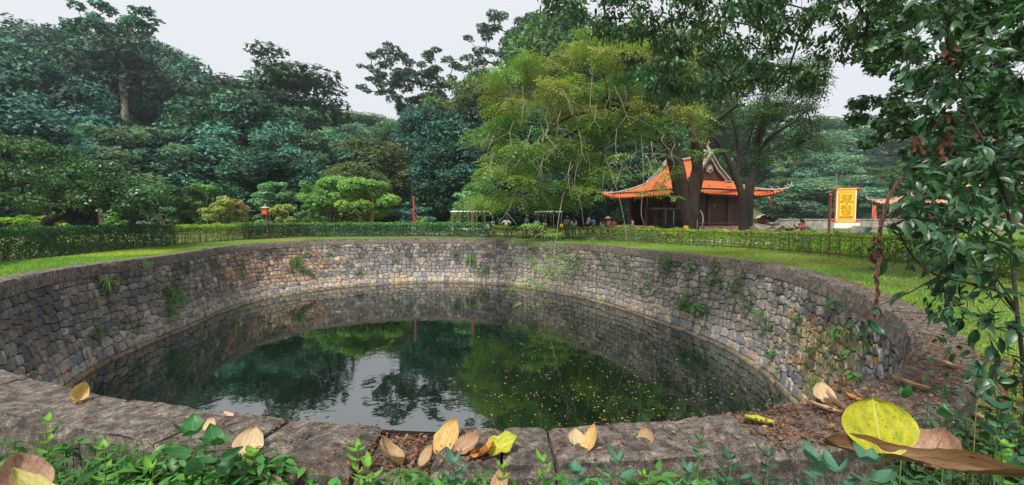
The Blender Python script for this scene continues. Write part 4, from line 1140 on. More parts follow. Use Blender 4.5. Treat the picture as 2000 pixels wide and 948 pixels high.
# --- further halls at the right
def far_hall(name, label, c, rz, LX, LY, ze, mat, body):
    h = empty(name, c, rz, label, 'building'); sc = LX/12
    rf_, z_ = hip_roof(h, LX, LY, 1.6, ze, mat, LX/2, rib=.4, lift=.6)
    mb = MB(); mb.box((LX/2, LY/2, (ze+.3)/2), (LX-2.6, LY-2.6, ze+.3)); mb.build('wall', body, h)
    for k in range(5):
        mb = MB(); mb.lathe([(.16, 0), (.16, ze+.4)], 10, (.9+(LX-1.8)*k/4, .9, 0)); mb.build('column', M['column_wood'], h, True)
    for k in range(3):
        mb = MB(); mb.box((LX*.25+LX*.25*k, 1.27, ze*.4), (LX*.13, .06, ze*.75)); mb.build('door', M['dark_wood'], h)
    return h
far_hall('small_hall', 'low hall with a pale orange tiled roof right of the yellow banner', (46, 50, .1), -.15, 9, 6, 3.0, M['roof_pale'], M['pale_stone'])
far_hall('gate_hall', 'hall with a yellow tiled roof glimpsed through the dark right hand leaves', (50, 44, .1), -.3, 8, 6, 4.6, M['roof_yellow'], M['white_paint'])

# ------------------------------------------------------------------ paths, low wall, rocks
def strip(name, pts, w_, z, mat, dz=.004):
    P, L = resample(pts, 1.0); T = nrm(np.gradient(P, axis=0)); N = np.stack([T[:, 1], -T[:, 0]], 1); m = 5
    V = []
    for k in range(m):
        q = P+N*(k/(m-1)-.5)*w_; V.append(np.column_stack([q, gz(q[:, 0], q[:, 1])+z+.035]))
    V = np.stack(V, 1).reshape(-1, 3); n = len(P); i = np.arange(n-1)[:, None]*m; j = np.arange(m-1)[None]
    F = np.stack([i+j, i+m+j, i+m+j+1, i+j+1], -1).reshape(-1, 4)
    return tag(link(name, npmesh(name, V, F, mat)), kind='structure')
strip('path', [(-18, 38.5), (-6, 38.5), (2, 36), (8, 31), (12, 27), (14.5, 23)], 4.2, .02, M['path'])
mb = MB(); wl_ = MB()
a = Vector((22, 44, 0)); b = Vector((46, 40, 0)); n = 14
W_ = empty('low_wall', (34, 42, 0), 0, 'long low grey wall on the far side of the lawn at right', 'wall')
for k in range(n):
    p = a.lerp(b, k/n)-Vector((34, 42, 0)); q = a.lerp(b, (k+1)/n)-Vector((34, 42, 0)); mb = MB()
    mb.bar(p+Vector((0, 0, .75)), q+Vector((-.02, 0, .75)), .3, .9); mb.bar(p+Vector((0, 0, 1.25)), q+Vector((-.02, 0, 1.25)), .42, .1); mb.build('wall_panel', M['pale_stone'], W_)
def rock_mesh(seed, flat=.4):
    rs = np.random.RandomState(seed); bm = bmesh.new(); bmesh.ops.create_icosphere(bm, subdivisions=1, radius=.5)
    for v in bm.verts:
        v.co *= rs.uniform(.8, 1.15); v.co.z *= flat; v.co.z = max(-.3*flat, min(.36*flat, v.co.z))
    me = bpy.data.meshes.new('rock'); bm.to_mesh(me); bm.free(); me.materials.append(M['rock']); return me
RM = [rock_mesh(i, .35+.07*i) for i in range(5)]
def rock_heap(label, x0, x1, ybot, ytop, Y, n, seed):
    rs = np.random.RandomState(seed); c = at((x0+x1)/2, ybot, Y); c.z = G(c.x, Y); root = empty('rock_pile', c, 0, label, 'rocks', 'piles of flat rocks on the lawn')
    for k in range(n):
        x = rs.uniform(x0, x1); t = rs.rand()**1.3; h = ytop+(ybot-ytop)*(1-t); hh = at(x, h, Y).z-c.z
        o = link('rock', RM[k % 5], root); o.location = (at(x, h, Y).x-c.x, rs.uniform(-.8, .8)*(1.2-t)+t*.3, max(.05, hh-.1)); s_ = rs.uniform(.5, 1.15)
        o.scale = (s_*1.25, s_, s_*.9); o.rotation_euler = (rs.uniform(-.3, .3), rs.uniform(-.3, .3), rs.uniform(0, 6))
rock_heap('mossy heap of flat rocks behind the woman in the red checked shirt', 1482, 1592, 460, 437, 25, 46, 3)
rock_heap('smaller heap of rocks below the yellow banner', 1646, 1710, 456, 443, 26, 18, 4)

# ------------------------------------------------------------------ posts, lanterns, banner
def red_post(label, px, top, Y, kind='plain', w_=.105):
    p = at(px, top, Y); z0 = G(p.x, Y); Hh = p.z-z0; r = empty('lamp_post' if kind != 'plain' else 'painted_post', (p.x, Y, z0), 0, label, 'lamp post' if kind != 'plain' else 'post', 'red garden posts')
    mb = MB()
    if kind == 'lantern':
        mb.lathe([(.1, 0), (.1, .2), (.055, .25), (.055, Hh-.95), (.09, Hh-.9)], 10); mb.build('pole', M['red_paint'], r, True)
        mb = MB(); mb.box((-.12, 0, Hh-.6), (.42, .42, .5)); lb = mb.build('lantern', M['lantern'], r, bevel=.02)
        mb = MB()
        for sx in (-.33, .09):
            for sy in (-.21, .21): mb.box((sx, sy, Hh-.6), (.04, .04, .54))
        mb.build('lantern_frame', M['red_paint'], lb)
        mb = MB(); mb.box((-.12, 0, Hh-.26), (.62, .62, .14), taper=.4); mb.lathe([(.06, 0), (.07, .1), (.01, .26)], 8, (-.12, 0, Hh-.2)); mb.build('lantern_cap', M['pale_stone'], r)
    else:
        mb.box((0, 0, Hh/2), (w_, w_, Hh)); mb.build('pole', M['red_paint'] if kind != 'dark' else M['column_wood'], r)
        mb = MB(); mb.box((0, 0, Hh+.03), (w_*1.6, w_*1.6, .07)); mb.lathe([(w_*.6, 0), (w_*.7, .06), (.01, .16)], 8, (0, 0, Hh+.06)); mb.build('cap', M['red_paint'], r)
    return r
m_, nt_, b_ = new_mat('orange_lantern_glass'); b_.inputs['Base Color'].default_value = (.62, .10, .04, 1); b_.inputs['Roughness'].default_value = .4; M['lantern'] = m_
red_post('red post carrying an orange lantern, in front of the domed pale green tree', 521, 399, 35.5, 'lantern')
r = red_post('plain red post with a small white plate, in the middle of the far lawn', 808, 388, 35.5)
mb = MB(); mb.box((0, -.09, .62), (.42, .03, .2)); mb.build('sign_plate', M['white_paint'], r)
red_post('red post rising behind the left end of the white cart roof', 897, 396, 41)
red_post('orange red post in front of the white cart roof', 922, 396, 35)
red_post('red post standing left of the people by the hedge', 1028, 399, 37)
red_post('dark red bare post left of the yellow banner', 1622, 383, 33, 'dark', .13)
red_post('dark wooden post beside the little red shrine', 1503, 391, 36, 'dark', .14)
# pale post with a red side
p = at(195, 400, 23); z0 = G(p.x, 23); r = empty('wooden_post', (p.x, 23, z0), 0, 'pale wooden post with one red side under the fruit tree', 'post')
mb = MB(); mb.box((.03, 0, (p.z-z0)/2), (.08, .12, p.z-z0)); mb.build('pale_side', M['pale_stone'], r)
mb = MB(); mb.box((-.045, 0, (p.z-z0)/2), (.05, .115, p.z-z0)); mb.build('red_side', M['red_paint'], r)
# little shrine
p = at(1490, 428, 36); z0 = G(p.x, 36); r = empty('shrine', (p.x, 36, z0), 0, 'small round red shrine with a pale conical cap beside the pavilion', 'shrine')
mb = MB(); mb.lathe([(.1, 0), (.1, .9)], 8); mb.build('stand', M['dark_wood'], r); mb = MB(); mb.lathe([(.2, .9), (.42, 1.0), (.42, 1.35), (.3, 1.4)], 14); mb.build('drum', M['red_paint'], r, True)
mb = MB(); mb.lathe([(.6, 1.4), (.35, 1.56), (.02, 1.7)], 14); mb.build('cap', M['white_paint'], r)
# banner
M['banner'] = plain('yellow_cloth', (.88, .60, .02), .8, .06, 3); M['banner_edge'] = plain('pale_orange_cloth', (.85, .42, .06), .8, .1, 8); M['banner_side'] = plain('cream_cloth', (.85, .78, .5), .8, .05)
M['banner_red'] = plain('bright_red_cloth', (.75, .03, .02), .6, .1); M['ink'] = plain('brown_red_ink', (.35, .07, .01), .8, .05)
BY = 34.0; tl = at(1637, 370, BY); br = at(1668, 432, BY+.1); bw = at(1671, 370, BY).x-tl.x; bh = tl.z-br.z
bn = empty('banner', ((tl.x+at(1671, 370, BY).x)/2, BY, br.z), -.12, 'yellow scroll shaped banner with lines of brown lettering and red rod ends', 'banner')
def sheet(name, x0, x1, z0_, z1, y, mat, th=.02):
    mb = MB(); mb.box(((x0+x1)/2, y, (z0_+z1)/2), (x1-x0, th, z1-z0_)); return mb.build(name, mat, bn)
sheet('side_border', -bw/2-.04, bw/2+.04, 0, bh, 0, M['banner_side'])
sheet('cloth_border', -bw/2+.05, bw/2-.05, .0, bh, -.016, M['banner_edge'], .015)
sheet('ink_frame', -bw/2+.17, bw/2-.17, .25, bh-.28, -.027, M['ink'], .01)
pn = sheet('text_panel', -bw/2+.19, bw/2-.19, .27, bh-.30, -.034, M['banner'], .01)
for z_ in (bh+.03, -.03):
    mb = MB(); q = Matrix.Rotation(pi/2, 3, 'Y'); mb.tube([(-bw/2-.05, 0, z_), (bw/2+.05, 0, z_)], .055, 8); rd = mb.build('rod', M['banner_edge'], bn)
    for s_ in (-1, 1):
        mb = MB(); mb.tube([(s_*(bw/2+.03), 0, z_), (s_*(bw/2+.22), 0, z_)], .085, 10); mb.build('rod_end', M['banner_red'], rd)
lines = ['THÁI HOÀ', 'NHÂN KIỆT', 'LAM SƠN', 'KIỆT DƯƠNG', 'VÀ', 'BÁCH HỌ', 'ĐỒNG CHÍ', 'TỪ NGÀN', 'VIỆT NAM', 'TÀI ĐỨC', 'LINH NGHIỆP']
for i, tx in enumerate(lines):
    cu = bpy.data.curves.new('lettering', 'FONT'); cu.body = tx; cu.size = .19; cu.align_x = 'CENTER'; cu.extrude = .002; cu.offset = .006; cu.materials.append(M['ink'])
    t_ = bpy.data.objects.new('t', cu); me_ = bpy.data.meshes.new_from_object(t_); bpy.data.objects.remove(t_); o = link('lettering', me_); o.parent = pn; o.rotation_euler = (pi/2, 0, 0); o.scale = (.82, 1, 1); o.location = (0, -.042, bh-.55-i*.168)
mb = MB(); mb.box((-bw/2-.1, .06, bh/2-.4), (.05, .05, bh+.9)); mb.box((bw/2+.06, .06, bh/2-.4), (.05, .05, bh+.9)); mb.build('banner_frame', M['red_paint'], bn)
mb = MB(); mb.box((0, .1, -.35), (bw+.5, .6, .42)); mb.build('banner_base', M['white_paint'], bn)
p = at(1634, 338, 35); z0 = G(p.x, 35); mb = MB(); mb.lathe([(.035, 0), (.025, p.z-z0)], 8); o = mb.build('flag_pole', M['steel']); o.location = (p.x, 35, z0); tag(o, 'thin pale bare flag pole standing just behind the yellow banner', 'pole')
for i, (px, py, hh, lb) in enumerate(((1748, 398, 1.4, 'narrow furled red flag in front of the low tiled hall'), (1704, 402, 1.5, 'furled pinkish red flag left of the hall doors'), (1883, 398, 1.2, 'red and orange flag seen between the dark leaves at right'))):
    p = at(px, py, 46); z0 = G(p.x, 46); r = empty('flag', (p.x, 46, z0), 0, lb, 'flag', 'festival flags by the halls')
    mb = MB(); mb.lathe([(.03, 0), (.025, p.z-z0+.2)], 6); mb.build('pole', M['steel'], r)
    gq = Geo(); n = 10; V = []; F = []
    for a in range(n):
        for b_ in range(5): V.append((.03+.5*(b_/4)*(1-.25*a/n), .08*sin(b_*1.7+a*.5), p.z-z0-a/(n-1)*hh))
    for a in range(n-1):
        for b_ in range(4): F.append((a*5+b_, a*5+b_+1, (a+1)*5+b_+1, (a+1)*5+b_))
    link('cloth', npmesh('cloth', np.array(V), np.array(F), M['banner_red' if i != 1 else 'lantern'], smooth=True), r)

# ------------------------------------------------------------------ carts and bin
M['yellow_paint'] = plain('yellow_paint', (.75, .48, .02), .35, .08); M['bin_green'] = plain('green_plastic', (.02, .16, .08), .45)
def cart(name, label, loc, rz, L, body, roofm, frame, seats=2, curved=True):
    r = empty(name, loc, rz, label, 'cart', 'electric sightseeing carts on the path'); W = 1.3
    mb = MB(); mb.box((0, 0, .42), (L, W, .16)); mb.box((-L*.44, 0, .62), (L*.12, W, .5)); mb.box((L*.42, 0, .62), (L*.16, W*.92, .45), taper=.75); mb.build('body', body, r, bevel=.03)
    mb = MB(); mb.box((0, 0, 1.93), (L*.94, W*1.05, .07)); mb.box((0, 0, 1.98), (L*.85, W*.9, .05)); rf2 = mb.build('roof', roofm, r, bevel=.03)
    if curved:
        for sy in (-1, 1):
            mb = MB(); mb.tube([(L*.42, sy*W*.46, 1.93), (L*.5, sy*W*.46, 1.86), (L*.56, sy*W*.46, 1.6), (L*.58, sy*W*.46, 1.2), (L*.55, sy*W*.46, .7)], .035, 6); mb.build('front_frame', frame, r, True)
    for x in [-L*.43]+[-L*.43+(L*.82)*(k+1)/(seats+1) for k in range(seats)]+[L*.38]:
        for sy in (-1, 1):
            mb = MB(); mb.tube([(x, sy*W*.46, .5), (x, sy*W*.46, 1.92)], .028, 6); mb.build('roof_post', frame, r)
    for k in range(seats):
        x = -L*.28+L*.5*k/max(1, seats-1); mb = MB(); mb.box((x, 0, .72), (.5, W*.92, .16)); mb.build('seat', M['black_plastic'], r, bevel=.03); mb = MB(); mb.box((x-.24, 0, 1.02), (.1, W*.9, .5)); mb.build('seat_back', M['black_plastic'], r, bevel=.03)
    for x in (-L*.32, L*.34):
        for sy in (-1, 1):
            mb = MB(); V, Fs = tube([(0, -.09, 0), (0, .09, 0)], .26, 16); mb.add(V.tolist(), [tuple(f) for a in Fs for f in a.tolist()]); wh = mb.build('wheel', M['black_plastic'], r, bevel=.02); wh.location = (x, sy*W*.45, .27)
            mb = MB(); mb.tube([(0, -.1, 0), (0, .1, 0)], .13, 12); mb.build('rim', M['steel'], wh)
    mb = MB(); mb.tube([(L*.3, .25, .75), (L*.22, .25, 1.12)], .025, 6); mb.build('steering_column', M['black_plastic'], r)
    for sy in (-1, 1):
        mb = MB(); mb.box((L*.505, sy*.45, .62), (.03, .16, .12)); mb.build('headlight', M['white_paint'], r); mb = MB(); mb.box((-L*.505, sy*.45, .62), (.03, .14, .1)); mb.build('tail_light', M['red_paint'], r)
    return r
p = at(917, 440, 37.5); cart('shuttle_cart', 'long white roofed electric cart parked beyond the far hedge at centre left', (p.x, 37.5, G(p.x, 37.5)+.06), .05, 3.5, M['white_paint'], M['white_paint'], M['steel'], 3)
p = at(1070, 440, 38); cart('shuttle_cart', 'white roofed electric cart half hidden behind the feathery branches', (p.x, 38, G(p.x, 38)+.06), pi+.1, 2.5, M['yellow_paint'], M['white_paint'], M['steel'], 2, False)
p = at(1298, 440, 28); cart('shuttle_cart', 'dark roofed cart with yellow body parked left of the big double trunk', (p.x, 28, G(p.x, 28)+.06), pi+.12, 2.6, M['yellow_paint'], M['black_plastic'], M['black_plastic'], 2, False)
p = at(1332, 440, 31.6); cart('shuttle_cart', 'black cart showing only its curved white frame right of the double trunk', (p.x, 31.6, G(p.x, 31.6)+.06), .1, 2.2, M['black_plastic'], M['black_plastic'], M['white_paint'], 2)
p = at(1265, 470, 25.6); r = empty('litter_bin', (p.x, 25.6, G(p.x, 25.6)), 0, 'green wheeled litter bin behind the fence, left of the double trunk', 'bin')
mb = MB(); mb.box((0, 0, .42), (.5, .5, .74), taper=1.12); mb.build('body', M['bin_green'], r, bevel=.03); mb = MB(); mb.box((0, -.03, .84), (.6, .64, .08)); mb.build('lid', M['bin_green'], r, bevel=.03)
for s_ in (-1, 1):
    mb = MB(); mb.tube([(s_*.2-.03, .24, .1), (s_*.2+.03, .24, .1)], .1, 12); mb.build('wheel', M['black_plastic'], r)

# ------------------------------------------------------------------ people
M['skin'] = plain('skin', (.42, .23, .15), .55, .05); M['hair'] = plain('black_hair', (.012, .01, .01), .45, .2)
_cl = {}
def cloth(c):
    if c not in _cl: _cl[c] = plain('cloth', c, .85, .1, 30)
    return _cl[c]
def skin_obj(name, nodes, edges, mat, parent, sub=2):
    me = bpy.data.meshes.new(name); me.from_pydata([n[0] for n in nodes], edges, []); o = link(name, me, parent, mat)
    m = o.modifiers.new('skin', 'SKIN'); m.use_smooth_shade = True
    if not me.skin_vertices: return o
    for i, n in enumerate(nodes):
        r = n[1]; me.skin_vertices[0].data[i].radius = r if isinstance(r, tuple) else (r, r)
        me.skin_vertices[0].data[i].use_root = (i == 0)
    s = o.modifiers.new('sub', 'SUBSURF'); s.levels = sub; s.render_levels = sub; return o
def person(label, px, top, Y, face, shirt, legs=(.03, .035, .05), pose='stand', hat=None, hair='short', bag=None, phone=False, plaid=False, sub=1, skirt=None):
    """face: direction the person looks, radians, 0 = toward +x"""
    p = at(px, top, Y); z0 = G(p.x, Y)+.03; Hh = (p.z-z0)*1.04; k = Hh/1.68
    r = empty('person', (p.x, Y, z0), face, label, 'person'); r.scale = (k*1.15, k*1.15, k)
    # local frame: +x forward, y left
    lean = .12 if pose in ('bend', 'phone') else 0.0
    J = dict(pel=(0, 0, .92), wai=(lean*.3, 0, 1.06), che=(lean*.7+.01, 0, 1.28), neck=(lean, 0, 1.44), headb=(lean+.02, 0, 1.52), head=(lean+.03, 0, 1.60))
    arm = {}
    for s in (1, -1):
        sh = (lean, s*.17, 1.39)
        if pose == 'phone': el, wr = (.16, s*.2, 1.16), (.38, s*.07, 1.27)
        elif pose == 'raise' and s == 1: el, wr = (.22, s*.22, 1.40), (.36, s*.12, 1.58)
        elif pose == 'hips': el, wr = (-.06, s*.38, 1.16), (.05, s*.2, .98)
        elif pose == 'bend': el, wr = (.14, s*.26, 1.15), (.34, s*.2, 1.1)
        else: el, wr = (-.02, s*.24, 1.13), (.06, s*.25, .9)
        arm[s] = (sh, el, wr, tuple(np.array(wr)+(np.array(wr)-np.array(el))*.28))
    leg = {s: ((0, s*.09, .86), (.03, s*.1, .48), (-.02, s*.1, .08), (.12, s*.11, .03)) for s in (1, -1)}
    f = 1.0
    nodes = [(J['pel'], (.13, .1)), (J['wai'], (.115, .085)), (J['che'], (.145, .1)), (J['neck'], .052), (J['headb'], (.062, .07)), (J['head'], (.078, .09))]
    E = [(0, 1), (1, 2), (2, 3), (3, 4), (4, 5)]
    for s in (1, -1):
        b = len(nodes); a = arm[s]; nodes += [(a[0], .05), (a[1], .038), (a[2], .026), (a[3], (.034, .018))]; E += [(2, b), (b, b+1), (b+1, b+2), (b+2, b+3)]
        b = len(nodes); l = leg[s]; nodes += [(l[0], .085), (l[1], .055), (l[2], .036), (l[3], (.036, .025))]; E += [(0, b), (b, b+1), (b+1, b+2), (b+2, b+3)]
    bd = skin_obj('body', nodes, E, M['skin'], r, sub)
    nodes = [(J['che'], (.165, .12)), (J['wai'], (.14, .11)), ((0, 0, .9), (.155, .125)), ((lean, 0, 1.40), (.09, .07))]; E = [(0, 1), (1, 2), (0, 3)]
    for s in (1, -1):
        a = arm[s]; b = len(nodes); w_ = np.array(a[1])+(np.array(a[2])-np.array(a[1]))*(.75 if (phone or pose == 'raise') else .2)
        nodes += [(a[0], .066), (a[1], .052), (tuple(w_), .043)]; E += [(0, b), (b, b+1), (b+1, b+2)]
    so = skin_obj('shirt', nodes, E, plaid if plaid else cloth(shirt), r, sub)
    nodes = [((0, 0, .95), (.145, .115))]; E = []
    for s in (1, -1):
        l = leg[s]; b = len(nodes); nodes += [(l[0], .1), (l[1], .07), ((-.02, s*.1, .12), .058)]; E += [(0, b), (b, b+1), (b+1, b+2)]
    skin_obj('trousers', nodes, E, cloth(legs), r, sub)
    for s in (1, -1):
        mb = MB(); mb.box((.05, s*.1, .03), (.25, .09, .08), taper=.8); mb.build('shoe', M['black_plastic'], r, bevel=.02)
    hx = lean+.03; mb = MB()
    mb.lathe([(.03, 1.715), (.07, 1.69), (.093, 1.64), (.1, 1.58), (.09, 1.54)][::-1], 12, (hx-.03, 0, 0))
    if hair == 'long': mb.tube([(hx-.05, 0, 1.62), (hx-.08, 0, 1.5), (hx-.1, 0, 1.35), (hx-.09, 0, 1.2)], [.085, .1, .1, .05], 10)
    mb.build('hair', M['hair'], r, True)
    mb = MB(); mb.add([(hx+.085, .014, 1.575), (hx+.085, -.014, 1.575), (hx+.112, 0, 1.57), (hx+.082, 0, 1.605)], [(0, 1, 2), (1, 3, 2), (3, 0, 2)]); mb.build('nose', M['skin'], r)
    if hat == 'cone':
        mb = MB(); mb.lathe([(.25, 1.62), (.13, 1.72), (.01, 1.84)], 16, (hx, 0, 0)); mb.build('conical_hat', M['straw'], r)
    if hat == 'cap':
        mb = MB(); mb.lathe([(.1, 1.63), (.095, 1.69), (.04, 1.735)], 12, (hx, 0, 0)); mb.box((hx+.12, 0, 1.645), (.12, .13, .015)); mb.build('cap', cloth((.6, .6, .6)), r)
    if bag: mb = MB(); mb.box((-.17, 0, 1.2), (.14, .28, .4)); mb.build('backpack', cloth(bag), r, bevel=.04)
    if phone: mb = MB(); mb.box((.46, 0, 1.31), (.012, .15, .075)); mb.build('camera_phone', M['black_plastic'], r, bevel=.004)
    return r
M['straw'] = plain('pale_straw', (.72, .70, .60), .7, .06, 30)
m_, nt_, b_ = new_mat('red_checked_cloth'); tc_ = nd(nt_, 'TexCoord').outputs['Object']
ck = nd(nt_, 'TexChecker'); ck.inputs['Scale'].default_value = 22; nt_.links.new(tc_, ck.inputs['Vector']); ck.inputs['Color1'].default_value = (.40, .035, .05, 1); ck.inputs['Color2'].default_value = (.12, .012, .03, 1)
wv_ = nd(nt_, 'TexWave'); wv_.bands_direction = 'Z'; wv_.inputs['Scale'].default_value = 6; nt_.links.new(tc_, wv_.inputs['Vector'])
nt_.links.new(mix(nt_, sharp(nt_, wv_.outputs['Fac'], .85, .95), ck.outputs['Color'], (.6, .3, .3)), b_.inputs['Base Color']); b_.inputs['Roughness'].default_value = .9; M['plaid'] = m_
B = (.03, .035, .05)
person('person in a white and blue top bending beside the white roofed cart', 965, 430, 35.5, 2.6, (.55, .62, .68), pose='bend')
person('person in a white shirt seen from behind with hands at the hips', 989, 427, 35.5, 1.6, (.75, .73, .74), pose='hips')
person('person in a teal shirt and pale cap beside the red post', 1029, 423, 35, .5, (.10, .30, .33), hat='cap')
person('person in a bright blue patterned shirt right of the one in teal', 1047, 428, 34.5, 1.2, (.08, .32, .48))
person('person in a pale grey top partly behind twigs, right of the bright blue shirt', 1064, 433, 35, 2.0, (.45, .5, .48))
person('person in beige with a grey backpack and pale cap', 1107, 425, 33.5, 1.2, (.5, .42, .34), hat='cap', bag=(.28, .3, .32))
person('person with black hair and a white blouse right of the backpack wearer', 1121, 428, 33, 1.7, (.78, .75, .74), hair='long')
person('man in a white shirt looking right at the light blue shirt', 1147, 421, 32.5, -.3, (.78, .78, .82), pose='bend')
person('person in a light blue shirt raising one arm', 1160, 426, 32.5, 2.7, (.18, .42, .70), pose='raise')
person('person in a pink top with long black hair left of the conical hat', 1176, 430, 31.5, 2.2, (.72, .42, .40), hair='long')
person('person wearing a white conical hat and peach top', 1188, 427, 32, 3.4, (.72, .48, .38), hat='cone', hair='long')
person('person in a bright red jacket facing the well', 1199, 429, 31, -1.5, (.72, .02, .02), hair='long')
person('short person in a yellow top right of the red jacket', 1217, 436, 31, .4, (.80, .58, .02))
person('person in a white shirt with a black bag near the dark roofed cart', 1234, 428, 31, .2, (.72, .76, .78), legs=(.25, .4, .5), bag=(.02, .02, .02))
person('woman with long black hair in a red checked shirt taking a photo', 1571, 430, 19, pi-.05, (.4, .04, .05), legs=(.24, .38, .42), pose='phone', hair='long', phone=True, plaid=M['plaid'], sub=2)

# ------------------------------------------------------------------ grass, litter and floating leaves
def blades(name, X, Y, hmin, hmax, wd, mat, seed, parent=None, tints=None):
    rs = np.random.RandomState(seed); n = len(X); z = gz(X, Y); h = rs.uniform(hmin, hmax, n); a = rs.rand(n)*2*pi
    dx, dy = np.cos(a)*wd, np.sin(a)*wd; ln = rs.normal(size=(n, 2))*h[:, None]*.45
    V = np.empty((n, 3, 3)); V[:, 0] = np.column_stack([X-dx, Y-dy, z]); V[:, 1] = np.column_stack([X+dx, Y+dy, z]); V[:, 2] = np.column_stack([X+ln[:, 0], Y+ln[:, 1], z+h])
    t = (.65+.6*rs.rand(n, 1))*np.ones((1, 3)); dry = rs.rand(n) < .10; t[dry] *= np.array([2.2, 1.15, .8])
    pt = vnoise(np.column_stack([X, Y, z*0]), .9, seed); t = t*(1+.3*pt[:, None])
    yl = np.clip(vnoise(np.column_stack([X, Y, z*0]), .35, seed+3)*1.6, 0, 1)[:, None]; t = t*(1+yl*np.array([[1.1, .25, .1]]))
    F = np.arange(n*3).reshape(n, 3)
    return tag(link(name, npmesh(name, V.reshape(-1, 3), F, M[mat], np.repeat(t, 3, 0)), parent), kind='stuff')
def ring_pts(rs, n, s0, s1, d0, d1, pw=1.0):
    s = rs.uniform(s0, s1, n); d = d0+(d1-d0)*rs.rand(n)**pw; p, nn, _ = rim_at(s); q = p+nn*d[:, None]; return q[:, 0], q[:, 1]
rs = np.random.RandomState(71)
sR0 = s_of_px(1640, 765); sR1 = s_of_px(1000, 468)
if sR1 < sR0: sR1 += PER
X, Y = ring_pts(rs, 90000, sR0, sR1, .44, 6.5, 1.1); k_ = (Y > 3.2) & (X > -3)
blades('lawn_grass', X[k_], Y[k_], .02, .06, .007, 'grass', 72)
X, Y = rs.uniform(1.8, 10, 60000), rs.uniform(2.6, 9, 60000)
rr_ = np.hypot(X-CX, Y-CY)-rim_r(np.arctan2(Y-CY, X-CX)); k_ = (rr_ > .5)
blades('lawn_grass', X[k_], Y[k_], .015, .05, .005, 'grass', 73)
sL0 = s_of_px(800, 465.5); sL1 = s_of_px(0, 548)
if sL1 < sL0: sL1 += PER
X, Y = ring_pts(rs, 60000, sL0, sL1+3, .43, 3.4, 1.0); blades('lawn_grass', X, Y, .03, .08, .01, 'grass', 74)
X, Y = rs.uniform(12, 40, 40000), rs.uniform(17, 40, 40000); k_ = (Y > 14+(X-12)*.2); blades('far_lawn_grass', X[k_], Y[k_], .06, .14, .03, 'grass', 75)

